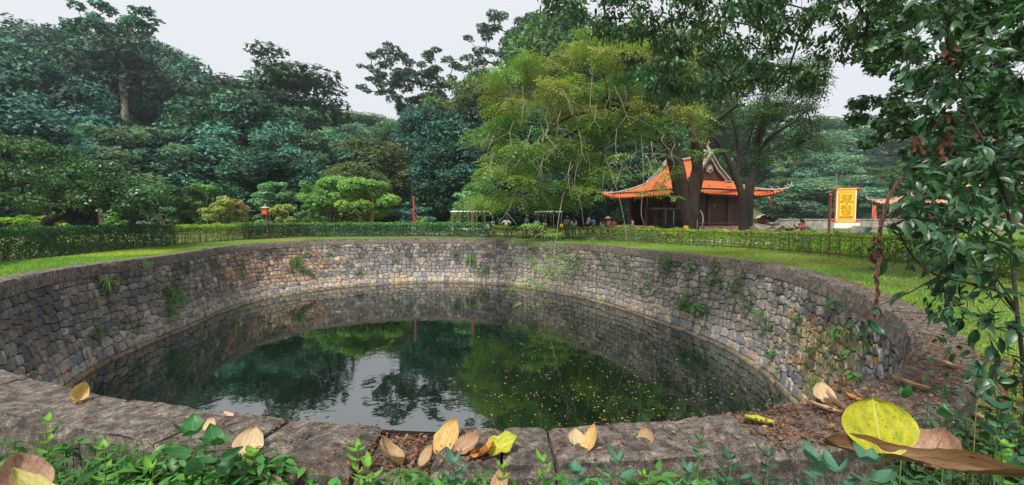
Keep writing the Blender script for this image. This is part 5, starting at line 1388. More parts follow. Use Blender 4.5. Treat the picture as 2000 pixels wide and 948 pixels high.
M['litter'] = leaf_mat('dry_litter_leaf', (.155, .085, .055), .8, .15, .2)
M['tan_leaf'] = leaf_mat('tan_dry_leaf', (.50, .36, .20), .7, .2, .2)
T_CURL = (np.array([(0, 0, 0), (.26, .35, .12), (.2, .75, .1), (0, 1, .0), (-.2, .75, .14), (-.26, .35, .1), (0, .5, -.02)], float), np.array([(0, 1, 6), (1, 2, 6), (2, 3, 6), (3, 4, 6), (4, 5, 6), (5, 0, 6)]))
def litter():
    rs = np.random.RandomState(81); S = []; O = []
    def add(n, x0, y0, x1, y1, om=.0, osd=.5):
        a, b = s_of_px(x0, y0), s_of_px(x1, y1)
        if b < a: b += PER
        S.append(rs.uniform(a, b, n)); O.append(rs.uniform(.0, COPW-.02, n) if osd > .4 else rs.normal(om, osd, n))
    add(420, 745, 838, 868, 838); add(200, 700, 832, 1000, 840); add(150, 1071, 842, 1445, 819); add(1100, 1430, 822, 1640, 765)
    add(1500, 1640, 765, 1773, 648); add(800, 1773, 648, 1600, 545); add(110, 60, 735, 745, 838); add(120, 400, 795, 640, 825)
    add(300, 1600, 545, 1200, 480)
    S = np.concatenate(S); O = np.concatenate(O); n = len(S); p, nn, _ = rim_at(S); q = p+nn*O[:, None]
    low = (S > js[5]) & (S < js[6]) | (S > js[5]+PER) & (S < js[6]+PER)
    pos = np.column_stack([q, np.where(low, -.045, .012)+rs.rand(n)*.012])
    nor = np.array([[0, 0, 1.]])+rs.normal(size=(n, 3))*.35; ax = rs.normal(size=(n, 3))*[1, 1, .1]
    t = np.array([(1, 1, 1), (1.5, 1.3, 1.1), (.6, .5, .5), (1.9, 2.2, 2.0), (1.3, .7, .5)])[rs.choice(5, n, p=[.35, .2, .2, .1, .15])]*(.75+.5*rs.rand(n, 1))
    g = Geo(); leaves(g, pos, nor, ax, rs.uniform(.012, .036, n), t, T_CURL)
    tag(link('leaf_litter', g.mesh('leaf_litter', M['litter'])), kind='stuff')
    # litter on the ground at right and behind the coping
    n = 6000; X = rs.uniform(1.0, 5.5, n); Y = rs.uniform(1.2, 5.5, n); r_ = np.hypot(X-CX, Y-CY)-rim_r(np.arctan2(Y-CY, X-CX)); k = (r_ > .5) & (r_ < 1.6+rs.rand(n)); X, Y = X[k], Y[k]; n = len(X)
    pos = np.column_stack([X, Y, gz(X, Y)+.02+rs.rand(n)*.03]); t = np.array([(1, 1, 1), (1.3, 1.3, 1.1), (.5, .5, .5), (1.9, 2.6, 2.6)])[rs.choice(4, n, p=[.4, .2, .3, .1])]*(.7+.5*rs.rand(n, 1))
    g = Geo(); leaves(g, pos, np.array([[0, 0, 1.]])+rs.normal(size=(n, 3))*.4, rs.normal(size=(n, 3))*[1, 1, .15], rs.uniform(.03, .09, n), t, T_CURL)
    tag(link('leaf_litter', g.mesh('leaf_litter', M['litter'])), kind='stuff')
    # leaves floating on the water
    P = []
    CL = [(rs.normal(1240, 170), rs.uniform(592, 830), rs.uniform(6, 34)) for _ in range(46)]
    while len(P) < 620:
        cl = CL[rs.randint(46)]; x = rs.normal(cl[0], cl[2]*2.2) if rs.rand() < .6 else rs.normal(1230, 190); y = rs.normal(cl[1], cl[2]*.5) if rs.rand() < .6 else rs.uniform(592, 835)
        if x < 880 or x > 1570: continue
        q = on_z(x, y, -H); r_ = math.hypot(q.x-CX, q.y-CY); th = math.atan2(q.y-CY, q.x-CX)
        if r_ > rim_r(np.array(th))-float(np.interp(th, TH, OFF))-.25: continue
        P.append((q.x, q.y, -H+.006))
    n = len(P); t = np.array([(1, 1, 1), (1.2, 1.1, .7), (.8, .55, .45)])[rs.choice(3, n, p=[.5, .35, .15])]*(.8+.4*rs.rand(n, 1))
    g = Geo(); leaves(g, np.array(P), np.array([[0, 0, 1.]])+rs.normal(size=(n, 3))*.08, rs.normal(size=(n, 3))*[1, 1, .0], rs.uniform(.03, .085, n)*rs.uniform(.6, 1, n), t*.6, T_CURL)
    tag(link('floating_leaves', g.mesh('floating_leaves', M['tan_leaf'])), kind='stuff')
litter()

# ------------------------------------------------------------------ plants growing out of the well wall
WS = np.linspace(0, PER, 700, endpoint=False); WV = np.linspace(.15, H, 40); WSg, WVg = np.meshgrid(WS, WV); WSg = WSg.ravel(); WVg = WVg.ravel()
WP = wall_pt(WSg, WVg, np.full(len(WSg), .04)); PXw, PYw, Dw = project(WP); ok = (Dw > 3) & (WP[:, 1] > 5)
def wall_hit(px, py):
    e = np.where(ok, (PXw-px)**2+(PYw-py)**2, 1e9); i = int(e.argmin()); s = WSg[i]; return WP[i], np.append(-rim_at(s)[1], 0)
def wall_plant(label, px, py, kind, size_px, seed):
    rs = np.random.RandomState(seed); p, n = wall_hit(px, py); d = np.linalg.norm(p-[0, 0, CAM_Z]); sz = size_px/FPX*p[1]
    r = empty('wall_plant', tuple(p), 0, label, 'plant', 'plants rooted between the stones of the well')
    mb = MB(); mb.tube([(0, 0, 0)-Vector(n)*.06 if False else Vector(-n*.06), Vector(n*.03), Vector(n*.07+np.array([0, 0, -.02]))], [.02, .015, .008], 5); mb.build('root', M['bark_grey'], r)
    N = {'fern': 16, 'grass': 46, 'broad': 12}[kind]; g = Geo()
    dr = nrm(rs.normal(size=(N, 3))*[1, 1, .7]+n*1.0+np.array([0, 0, .2])); pos = np.tile(n*.03, (N, 1))+rs.normal(size=(N, 3))*sz*.1
    if kind == 'broad': pos = pos+dr*sz*.35*rs.rand(N, 1)
    L = sz*rs.uniform(.4, .75, N)*(1 if kind != 'broad' else .6)
    t = (.75+.5*rs.rand(N, 1))*np.array([[1, 1, 1]] if kind != 'grass' else [[1.5, 1.2, .8]])
    up = np.array([0, 0, 1.])+n*.5+rs.normal(size=(N, 3))*.3
    tpl = {'fern': T_FROND, 'grass': _leaf(3, .035, .7, .01), 'broad': _leaf(3, .36, .25, .08)}[kind]
    leaves(g, pos, up, dr-[0, 0, .15], L, t, tpl); link('leaves', g.mesh('wall_plant_leaves', M['fern']), r); return r
for i, a in enumerate([
 ('yellowish grass tuft high on the left wall, left of the fern pair', 205, 545, 'grass', 34), ('green fern low in the middle of the left wall', 322, 602, 'fern', 40), ('dry yellow grass tuft in the brown patch of the left wall', 340, 572, 'grass', 46),
 ('small bright fern just under the coping of the left wall', 282, 512, 'fern', 24), ('grass tuft low on the left wall above the pale stones', 186, 640, 'grass', 30), ('faint grass tuft at mid height of the left wall, below the yellow patch', 265, 632, 'fern', 26),
 ('yellow grass clump in the orange brown stones of the far left wall', 578, 508, 'grass', 34), ('thin fern in the far left wall beside the yellow clump', 600, 528, 'fern', 22), ('small fern low in the far wall above the dark stones', 700, 532, 'fern', 18),
 ('little fern high in the far wall right of centre', 893, 495, 'fern', 20), ('grass tuft in the far wall left of the hanging bough', 920, 500, 'grass', 24), ('green fern low in the far wall below the hanging bough', 948, 525, 'fern', 32),
 ('fern directly under the coping on the right wall', 1310, 505, 'fern', 28), ('trailing green plant in the upper right wall', 1350, 520, 'broad', 30), ('leafy plant at mid height where the right wall turns lighter', 1402, 545, 'broad', 26),
 ('dark green fern clump in the middle of the right wall', 1342, 585, 'fern', 44), ('low leafy plant beside the dark green fern clump', 1365, 600, 'broad', 34), ('fern at the waterline of the right wall near the floating leaves', 1185, 593, 'broad', 16),
 ('green plant at the water side foot of the right wall', 1510, 692, 'broad', 30), ('tiny leaf rosette just above the waterline at right', 1525, 722, 'broad', 18), ('dark fern under the coping of the near right wall', 1635, 588, 'fern', 40),
 ('yellow green moss like tuft on the ochre stones of the near right wall', 1640, 640, 'grass', 40), ('small fern among the ochre stones of the near right wall', 1590, 680, 'fern', 36), ('leafy plant in the corner where the near right wall goes dark', 1680, 690, 'broad', 44),
 ('bright round leaved plant at the foot of the dark corner of the wall', 1682, 732, 'broad', 40), ('grass tuft beneath the ochre stones near the coping', 1600, 745, 'grass', 44), ('small fern in the upper right wall, second from the coping bend', 1560, 620, 'fern', 26), ('fern tuft left of the ochre stones', 1490, 610, 'fern', 26)]):
    wall_plant(*a, seed=100+i)

def wall_growth():
    rs = np.random.RandomState(65); g = Geo()
    spots_ = [(330, 575, 22), (350, 560, 16), (215, 560, 16), (590, 512, 20), (575, 525, 14), (640, 500, 12), (1345, 590, 24), (1300, 520, 20), (1260, 560, 18), (1400, 530, 18), (1430, 560, 20), (1465, 590, 18), (1380, 610, 16), (1560, 640, 22), (1600, 690, 26), (1580, 720, 18), (1640, 700, 22), (1655, 640, 18), (1220, 530, 20), (1180, 510, 16), (1690, 660, 20), (1120, 520, 18), (1500, 640, 14), (930, 515, 16), (770, 500, 10), (470, 520, 12)]
    for x, y, r in spots_:
        n = int(r*(2.2 if x > 1540 else 5.5)); px = x+rs.normal(size=n)*r*.55; py = y+rs.normal(size=n)*r*.8
        for a, b in zip(px, py):
            p, nn = wall_hit(a, b); p = p+rs.normal(size=3)*.03+nn*.03; t = np.array([[1, 1, 1], [1.7, 1.25, .8], [.6, .6, .6]])[rs.choice(3, p=[.4, .35, .25])]
            leaves(g, p[None], (nn+[0, 0, .4]+rs.normal(size=3)*.5)[None], (rs.normal(size=3)-[0, 0, .3])[None], np.array([rs.uniform(.03, .07)]), t[None]*.8, T_FAN)
    tag(link('wall_creeper', g.mesh('wall_creeper', M['fern'])), kind='stuff')
wall_growth()

# ------------------------------------------------------------------ foreground leaves: modelled blades with veins
def vein_mat(name, base, edge, vein, spots=None, sw=.5, rough=.6, trans=.2, nv=9., spotscale=9., blotch=None):
    m, nt, b = new_mat(name); uv = nd(nt, 'TexCoord').outputs['UV']; sp = nd(nt, 'SeparateXYZ'); nt.links.new(uv, sp.inputs[0])
    def mth(op, a, c=None, v=None):
        n = nd(nt, 'Math', operation=op); nt.links.new(a, n.inputs[0])
        if c is not None: nt.links.new(c, n.inputs[1])
        elif v is not None: n.inputs[1].default_value = v
        return n.outputs[0]
    au = mth('ABSOLUTE', sp.outputs[0]); mid = sharp(nt, au, .05, .015)
    sl = mth('SUBTRACT', sp.outputs[1], mth('MULTIPLY', au, v=.22)); fr = mth('PINGPONG', sl, v=.5/nv); side = sharp(nt, fr, .010, .002)
    v = mth('MAXIMUM', mid, mth('MULTIPLY', side, v=sw))
    f = noise(nt, 4, 5, .7, uv); f2 = noise(nt, 14, 5, .7, uv)
    c = mix(nt, sharp(nt, f, .38, .62), base, edge)
    if blotch: c = mix(nt, sharp(nt, f2, .55, .7), c, blotch)
    c = mix(nt, v, c, vein)
    if spots:
        vo = nd(nt, 'TexVoronoi'); vo.inputs['Scale'].default_value = spotscale; mp = nd(nt, 'Mapping'); mp.inputs['Scale'].default_value = (.6, 1.6, 1); nt.links.new(uv, mp.inputs[0]); nt.links.new(mp.outputs[0], vo.inputs['Vector'])
        c = mix(nt, mth('MULTIPLY', sharp(nt, vo.outputs['Distance'], .2, .12), sharp(nt, f2, .42, .5)), c, spots)
    nt.links.new(c, b.inputs['Base Color']); b.inputs['Roughness'].default_value = rough; b.inputs['Specular IOR Level'].default_value = .3
    bump(nt, b, v, .35, .003)
    tr = nd(nt, 'BsdfTranslucent'); nt.links.new(c, tr.inputs[0]); ms = nd(nt, 'MixShader'); ms.inputs[0].default_value = trans
    nt.links.new(b.outputs[0], ms.inputs[1]); nt.links.new(tr.outputs[0], ms.inputs[2]); nt.links.new(ms.outputs[0], nt.nodes['Material Output'].inputs[0]); return m
def blade_mesh(name, L, W, mat, curl=0., cross=0., twist=0., seed=0, shape=.85, tipw=.0, nu=8, nv=14, ruffle=.0, stalk=.12, rnd=.75, ragged=.03):
    rs = np.random.RandomState(seed); V = []; UV = []
    for i in range(nv+1):
        t = i/nv; rag = 1+rs.normal()*ragged; w_ = rag*W/2*max(.012, (sin(pi*min(1, t**shape))**rnd)); 
        ang = curl*t; y = L*(sin(ang)/curl if abs(curl) > 1e-3 else t); z = L*((1-cos(ang))/curl if abs(curl) > 1e-3 else 0)
        for j in range(nu+1):
            u = j/nu*2-1; x = u*w_; zz = cross*W*(u*u)+ruffle*W*sin(t*13+u*2+seed)*abs(u)+rs.normal()*W*.004
            tw = twist*t; V.append((x*cos(tw)-zz*sin(tw), y, z+x*sin(tw)+zz*cos(tw))); UV.append((u, t))
    F = []; n = nu+1
    for i in range(nv):
        for j in range(nu): F.append((i*n+j, i*n+j+1, (i+1)*n+j+1, (i+1)*n+j))
    V = np.array(V); UV = np.array(UV); F = np.array(F); Fs = [F]
    if stalk:
        Vs, Fq = tube([(0, .01*L, 0), (0, -stalk*L*.5, .01*L), (0.01*L, -stalk*L, .03*L)], [L*.012, L*.009, L*.007], 5); k = len(V)
        V = np.concatenate([V, Vs]); UV = np.concatenate([UV, np.zeros((len(Vs), 2))]); Fs = Fs+[f+k for f in Fq]
    return npmesh(name, V, Fs, mat, smooth=True, uv=UV)
V_ = {
 'tan': vein_mat('tan_leaf_blade', (.46, .32, .17), (.30, .18, .09), (.25, .14, .06), blotch=(.62, .48, .30)),
 'cream': vein_mat('cream_leaf_blade', (.62, .48, .30), (.46, .32, .17), (.45, .28, .12)),
 'yellow': vein_mat('old_yellow_leaf_blade', (.60, .43, .15), (.44, .27, .09), (.40, .22, .06), spots=(.10, .05, .02), spotscale=5.),
 'rib': vein_mat('ribbed_brown_leaf_blade', (.28, .16, .09), (.36, .23, .14), (.62, .46, .32), nv=8.),
 'orange': vein_mat('orange_leaf_blade', (.62, .27, .05), (.42, .15, .04), (.7, .45, .15)),
 'lime': vein_mat('yellow_green_leaf_blade', (.52, .48, .04), (.22, .28, .03), (.62, .56, .12), spots=(.08, .07, .01), spotscale=4.),
 'big': vein_mat('spotted_yellow_leaf_blade', (.60, .53, .03), (.27, .34, .025), (.60, .56, .12), spots=(.05, .08, .015), sw=.22, blotch=(.44, .42, .03), rough=.45, trans=.35, nv=8., spotscale=11.),
 'brown': vein_mat('long_brown_leaf_blade', (.11, .055, .025), (.22, .13, .055), (.16, .085, .035), blotch=(.09, .045, .02), spots=(.05, .025, .012), spotscale=7., nv=11.),
 'pink': vein_mat('pinkish_brown_leaf_blade', (.30, .16, .10), (.42, .27, .19), (.20, .08, .05), blotch=(.16, .07, .05)),
 'olive': vein_mat('olive_yellow_leaf_blade', (.42, .36, .10), (.50, .46, .18), (.3, .2, .06)),
 'green': vein_mat('green_leaf_blade', (.035, .15, .04), (.05, .19, .05), (.12, .28, .09), trans=.3, rough=.4),
 'deep': vein_mat('deep_green_leaf_blade', (.018, .075, .035), (.03, .10, .05), (.07, .16, .07), trans=.25, rough=.35),
 'shade': vein_mat('silhouette_leaf_blade', (.011, .045, .02), (.018, .062, .028), (.04, .10, .05), trans=.25, rough=.42),  # silhouette shade put into the leaf colour, darker than the deep green
 'bright': vein_mat('bright_green_leaf_blade', (.14, .36, .04), (.20, .42, .05), (.28, .5, .1), trans=.4, rough=.4),
 'blue': vein_mat('blue_green_leaf_blade', (.05, .15, .09), (.08, .20, .12), (.14, .27, .16), trans=.25, rough=.42),
}
def fallen(label, px, py, Lpx, Wpx, rot, mat, z=.015, tilt=(0, 0), curl=.4, cross=.15, ruffle=.02, seed=1, shape=.85, rnd=.75, ragged=.03, name='fallen_leaf', Y=None, stalk=.12, cat='leaf'):
    c = on_z(px, py, z) if Y is None else at(px, py, Y); L = Lpx/FPX*c.y; W = Wpx/FPX*c.y
    me = blade_mesh(name, L, W, V_[mat], curl, cross, seed=seed, ruffle=ruffle, shape=shape, stalk=stalk, rnd=rnd, ragged=ragged)
    o = link(name, me); R = Euler((tilt[0], tilt[1], rot)).to_matrix(); mid = R @ Vector((0, L*.5, 0)); o.rotation_euler = (tilt[0], tilt[1], rot)
    o.location = c-mid; return tag(o, label, cat, 'large fallen leaves lying round the near edge of the well')
R_ = radians
fallen('small golden curled leaf standing on the coping at the far left', 145, 778, 40, 30, R_(60), 'yellow', tilt=(.5, .5), curl=1.2, cross=.4, seed=2)
fallen('round cream leaf leaning on the coping edge at left', 488, 866, 62, 56, R_(10), 'cream', tilt=(0.65, .12), curl=.3, cross=.12, z=.03, seed=3)
fallen('large oval pale yellow leaf in the middle of the front coping', 875, 859, 80, 50, R_(-25), 'yellow', tilt=(.55, .1), curl=.3, seed=4, z=.025)
fallen('brown leaf with pale ribs right of the large oval yellow leaf', 914, 877, 66, 44, R_(-70), 'rib', tilt=(.15, .3), curl=.7, cross=.25, seed=5)
fallen('torn orange brown leaf under the crumpled yellow green one', 946, 890, 56, 60, R_(-140), 'orange', tilt=(.2, .2), curl=.6, ruffle=.08, seed=6)
fallen('crumpled yellow green leaf on the middle of the coping', 982, 873, 72, 52, R_(-78), 'lime', tilt=(.2, .25), curl=.3, ruffle=.09, seed=7, z=.035)
fallen('folded tan leaf lying over the litter filled gap', 757, 899, 66, 50, R_(80), 'tan', tilt=(.25, .3), curl=.7, cross=.35, seed=8, z=-.01)
fallen('small upright tan leaf left of the large oval yellow leaf', 833, 893, 46, 24, R_(-30), 'tan', tilt=(0.50, .12), curl=.5, seed=9, z=.01)
fallen('small round pale leaf with a dark nick, left of the crescent leaf', 1124, 858, 40, 34, R_(12), 'cream', tilt=(0.50, .12), curl=.3, seed=10, z=.02)
fallen('crescent shaped ribbed tan leaf', 1156, 866, 66, 34, R_(-50), 'yellow', tilt=(.5, -.2), curl=.5, cross=.2, seed=11, z=.02)
fallen('small tan leaf alone on the long coping stone', 1264, 858, 42, 34, R_(-35), 'tan', tilt=(.6, -.2), curl=.5, cross=.2, seed=12, z=.015)
fallen('flat yellow green leaf on the coping right of centre', 1483, 825, 56, 40, R_(80), 'lime', tilt=(0.04, .12), curl=.2, seed=13)
fallen('long flat tan leaf on the inner edge of the right coping', 1610, 801, 58, 34, R_(72), 'tan', tilt=(.1, .1), curl=.3, seed=14)
fallen('pale pinkish tan leaf standing at the inner edge of the coping', 1606, 772, 50, 40, R_(-10), 'cream', tilt=(0.58, .12), curl=.4, seed=15, z=.04)
fallen('curled pale leaf just right of the pinkish tan one', 1626, 790, 44, 30, R_(60), 'cream', tilt=(.3, .3), curl=.8, cross=.3, seed=16, z=.02)
fallen('small orange tan leaf above the large spotted leaf', 1665, 779, 30, 26, R_(40), 'orange', tilt=(.1, .1), curl=.4, seed=17)
fallen('long narrow tan leaf across the right coping', 1778, 755, 60, 34, R_(60), 'tan', tilt=(.1, .1), curl=.3, cross=.2, seed=18)
fallen('tan leaf near the outer edge of the right coping', 1850, 715, 34, 40, R_(50), 'tan', tilt=(.1, .1), curl=.3, seed=19)
fallen('small cream leaf at the left among the seedlings on the coping', 411, 832, 28, 30, R_(-15), 'cream', tilt=(.5, .1), curl=.6, seed=20, z=.02)
fallen('thin pale leaf lying above the small cream one', 445, 812, 26, 14, R_(80), 'cream', tilt=(.1, .1), curl=.4, seed=21)
gz_ = -.24
fallen('long white dry leaf on the ground right of the coping', 1915, 786, 74, 30, R_(65), 'cream', z=gz_, tilt=(.1, .2), curl=.3, seed=22)
fallen('curled pale leaf on the ground beside the long white one', 1880, 790, 60, 44, R_(-60), 'tan', z=gz_, tilt=(.2, .2), curl=.8, cross=.3, seed=23)
fallen('short white leaf on the ground, highest of the pale leaves at right', 1895, 772, 34, 20, R_(50), 'cream', z=gz_, tilt=(.2, .2), curl=.3, seed=24)
fallen('tan leaf lying on the grass at right', 1940, 743, 62, 22, R_(85), 'tan', z=gz_, tilt=(.05, .1), curl=.3, seed=25)
fallen('pale oval leaf on the ground among the right hand seedlings', 1902, 815, 48, 40, R_(70), 'cream', z=gz_, tilt=(.1, .1), curl=.4, seed=26)
fallen('crumpled dark tan leaf right of the large spotted leaf', 1825, 888, 86, 84, R_(-60), 'pink', Y=1.75, tilt=(.4, .2), curl=.8, ruffle=.08, cross=.2, seed=27)
fallen('big pinkish brown leaf in the bottom left corner', 40, 948, 112, 84, R_(70), 'pink', Y=1.72, tilt=(.5, .1), curl=.5, cross=.2, seed=28, z=.1)
fallen('olive yellow leaf cut by the bottom edge at left', 70, 972, 150, 56, R_(85), 'olive', Y=1.55, tilt=(.3, .1), curl=.4, seed=29)
fallen('tan leaf standing among the seedlings at the bottom centre', 978, 942, 60, 34, R_(-25), 'tan', Y=2.0, tilt=(0.72, .12), curl=.4, seed=30)
fallen('brown leaf edge at the bottom left of centre', 527, 950, 50, 44, R_(80), 'pink', Y=2.0, tilt=(0.36, .12), curl=.5, seed=31)
# large spotted leaf propped on a long brown leaf
fallen('large upright yellow leaf with dark spots, the biggest leaf in the foreground', 1716, 836, 116, 134, R_(-13), 'big', Y=1.62, tilt=(1.25, 0), curl=-.15, cross=.06, seed=32, shape=1.15, rnd=.62, ragged=.008, ruffle=.012, stalk=.04)
def leaf_between(label, A, B, Wm, nrm_, mat, curl, cross, seed, **kw):
    L = (B-A).length; me = blade_mesh('fallen_leaf', L, Wm, V_[mat], curl, cross, seed=seed, **kw); o = link('fallen_leaf', me); d = (B-A).normalized(); x = d.cross(nrm_).normalized(); z = x.cross(d)
    o.rotation_euler = Matrix((x, d, z)).transposed().to_euler(); o.location = A; return tag(o, label, 'leaf', 'large fallen leaves lying round the near edge of the well')
leaf_between('long brown curled leaf running to the bottom right corner under the spotted leaf', at(1608, 868, 1.66), at(2060, 962, 1.40), .075, Vector((.15, -.5, .85)), 'brown', .16, .6, 33, ruffle=.22, ragged=.07, shape=.75, stalk=.03, nv=30)

# ------------------------------------------------------------------ seedlings and ground cover
LM = {k: blade_mesh('leaf', 1, .42, V_[k], .7, .12, seed=i, ragged=0, nu=4, nv=5, stalk=0) for i, k in enumerate(('green', 'bright', 'blue', 'deep'))}
LMW = {k: blade_mesh('leaf', 1, .72, V_[k], .5, .10, seed=i+5, ragged=0, nu=4, nv=5, stalk=0, shape=.7) for i, k in enumerate(('green', 'bright', 'blue', 'deep'))}
def seedling(label, px, py, Y, mat, lpx, nodes=3, seed=0, wide=False, name='seedling', cat='seedling', lean=.0, group='seedlings in front of the coping', hpx=None):
    rs = np.random.RandomState(seed); lpx *= .62; tip = at(px, py, Y); z0 = G(tip.x, Y); Hh = max(.08, tip.z-z0) if hpx is None else hpx/FPX*Y; nodes = nodes+2 if nodes > 1 else 1; base = Vector((tip.x-lean, Y, tip.z-Hh))
    r = empty(name, base, 0, label, cat, group); L = lpx/FPX*Y
    d = Vector((lean, 0, Hh)); k_ = Vector((rs.uniform(-.02, .02), rs.uniform(-.02, .02), 0)); pts = [Vector((0, 0, 0)), d*.4+k_, d*.75+k_, d]
    mb = MB(); mb.tube(pts, [.004, .003, .0025, .0018], 5); mb.build('stem', M['stem'], r)
    for n in range(nodes):
        t = 1-n*.75*L/Hh if Hh > 0 else 1; t = max(.2, t); a0 = n*pi/2+rs.rand(); c = d*t+k_*(1-abs(t-.6))
        m = 4 if n == 0 else 2
        for q in range(m):
            a = a0+q*2*pi/m+rs.uniform(-.25, .25); me = (LMW if wide else LM)[mat]; o = link('leaf', me, r); s = L*(rs.uniform(.8, 1.1))*(.75 if n == 0 and q > 1 else 1)
            o.location = c; o.scale = (s, s, s); o.rotation_euler = Euler((rs.uniform(.1, .6)*(1.2 if n == 0 else .6), rs.uniform(-.2, .2), a), 'XYZ')
    return r
M['stem'] = plain('green_stem', (.12, .17, .05), .7, .2)
for i, a in enumerate([
 ('bright seedling leaning over the coping at the far left, beside the golden leaf', 88, 825, 2.15, 'bright', 44), ('pale green seedling in the lower left, right of the pinkish leaf', 205, 880, 1.85, 'bright', 46),
 ('fresh yellow green seedling at the bottom left below the dark coping face', 300, 915, 1.8, 'bright', 48), ('broad leaved green plant below the cream leaf', 372, 850, 2.0, 'green', 80),
 ('seedling with long flat leaves left of the round cream leaf', 420, 868, 1.9, 'green', 70), ('light green seedling at the foot of the round cream leaf', 492, 890, 2.1, 'bright', 40),
 ('small white tipped seedling against the dark coping face', 515, 918, 2.15, 'green', 26), ('bushy bright seedling against the front coping left of the litter gap', 700, 880, 2.15, 'bright', 44),
 ('tall bright seedling below the litter filled gap', 722, 915, 1.95, 'bright', 50), ('blue green seedling with upright leaves right of the tall bright one', 885, 905, 1.9, 'blue', 66),
 ('small light green seedling under the crumpled yellow green leaf', 985, 915, 2.0, 'bright', 40), ('seedling with narrow bright leaves below the short coping stone', 1058, 905, 1.95, 'bright', 46),
 ('seedling with rounded dark green leaf at the bottom centre', 1128, 930, 1.75, 'blue', 60), ('seedling with one tall pale upright leaf right of the crescent leaf', 1212, 905, 1.85, 'blue', 70),
 ('tiny bright seedling below the lone tan leaf', 1262, 930, 1.9, 'bright', 34), ('branching twig seedling rising in front of the long coping stone', 1370, 860, 1.9, 'green', 34),
 ('seedling with drooping blue green leaves at lower right of centre', 1350, 925, 1.75, 'blue', 58), ('dark leaved seedling below the flat yellow green leaf', 1430, 900, 1.8, 'deep', 50),
 ('twiggy dark seedling below the right coping', 1500, 890, 1.75, 'deep', 46), ('ivy like plant left of the long brown leaf', 1595, 900, 1.55, 'blue', 62),
 ('lobed blue green plant under the large spotted leaf', 1700, 905, 1.45, 'blue', 80), ('grey green plant in the bottom right corner of the litter', 1640, 925, 1.45, 'blue', 74),
 ('long green leaf pair right of the spotted leaf', 1850, 818, 1.9, 'green', 90), ('thin leaf pair above the spotted leaf', 1765, 780, 1.75, 'green', 60),
 ('shadowy seedling at the right edge above the ground cover', 1950, 800, 1.9, 'deep', 60), ('dark seedling in the grass at right', 1915, 720, 2.3, 'deep', 44),
 ('small round leaved plant in the bottom right corner', 1955, 870, 1.5, 'bright', 40)]):
    seedling(*a, seed=200+i, nodes=1 if 'pair' in a[0] else 3, wide=('round' in a[0] or 'lobed' in a[0] or 'broad' in a[0] or 'ivy' in a[0]))
def ground_cover():
    rs = np.random.RandomState(91)
    def cover(name, n, x0, x1, ytop, ybot, Y0, Y1, size, mat, col, wd=.2):
        g = Geo()
        for i in range(n):
            x = rs.uniform(x0, x1); y = rs.uniform(ytop(x), ybot); Y = rs.uniform(Y0, Y1); tip = at(x, y, Y); z0 = G(tip.x, Y)
            th = math.atan2(Y-CY, tip.x-CX)
            if math.hypot(tip.x-CX, Y-CY) < rim_r(np.array(th))+COPW+.03: continue
            if tip.z > z0+.42 or tip.z < z0: tip.z = z0+rs.uniform(.04, .3)
            m = rs.randint(5, 9); a = rs.rand()*6.28+np.arange(m)*2.4; up = rs.uniform(.1, .7, m)
            hz = tip.z-np.arange(m)//2*size*.45; c = np.column_stack([np.full(m, tip.x), np.full(m, Y), hz])
            ax = np.column_stack([np.cos(a), np.sin(a), up]); L = size*rs.uniform(.6, 1.2, m)*rs.choice([.6, 1, 1.5])
            t = rs.uniform(.5, 1.35)*np.ones((m, 3))*np.where(np.arange(m)[:, None] < 4, 1.15, .75)*np.array(col)  # upper leaves lightened, lower ones darkened: shade painted into the tint
            leaves(g, c, np.array([[0, 0, 1.]])+rs.normal(size=(m, 3))*.25, ax, L, t, _leaf(3, wd, .35, .06))
            V, Fs = tube([(tip.x+rs.uniform(-.03, .03), Y, z0), (tip.x, Y, tip.z)], [.003, .0018], 3, False); g.add(V, Fs, (.7, .6, .5))
        tag(link(name, g.mesh(name, M[mat])), kind='stuff')
    cover('ground_cover', 800, -60, 560, lambda x: 828+max(0, x-60)*.10, 965, 1.35, 2.3, .058, 'cover', (.6, .62, .65))  # underlayer tinted dark to stand in for the shaded gaps
    cover('ground_cover', 330, -60, 620, lambda x: 855+max(0, x-60)*.10, 965, 1.25, 2.0, .06, 'cover', (1.15, 1.1, .9), .26)
    cover('ground_cover', 330, 600, 1420, lambda x: 912, 965, 1.5, 2.05, .06, 'cover', (.8, .8, .9))
    cover('ground_cover', 330, 1380, 1700, lambda x: 875, 965, 1.3, 1.95, .055, 'leaf_dark', (1.4, 1.3, 1.4), .26)
    cover('ground_cover', 300, 1740, 2080, lambda x: 800-(x-1740)*.25, 960, 1.3, 2.9, .06, 'leaf_dark', (1.5, 1.3, 1.0), .24)
ground_cover()

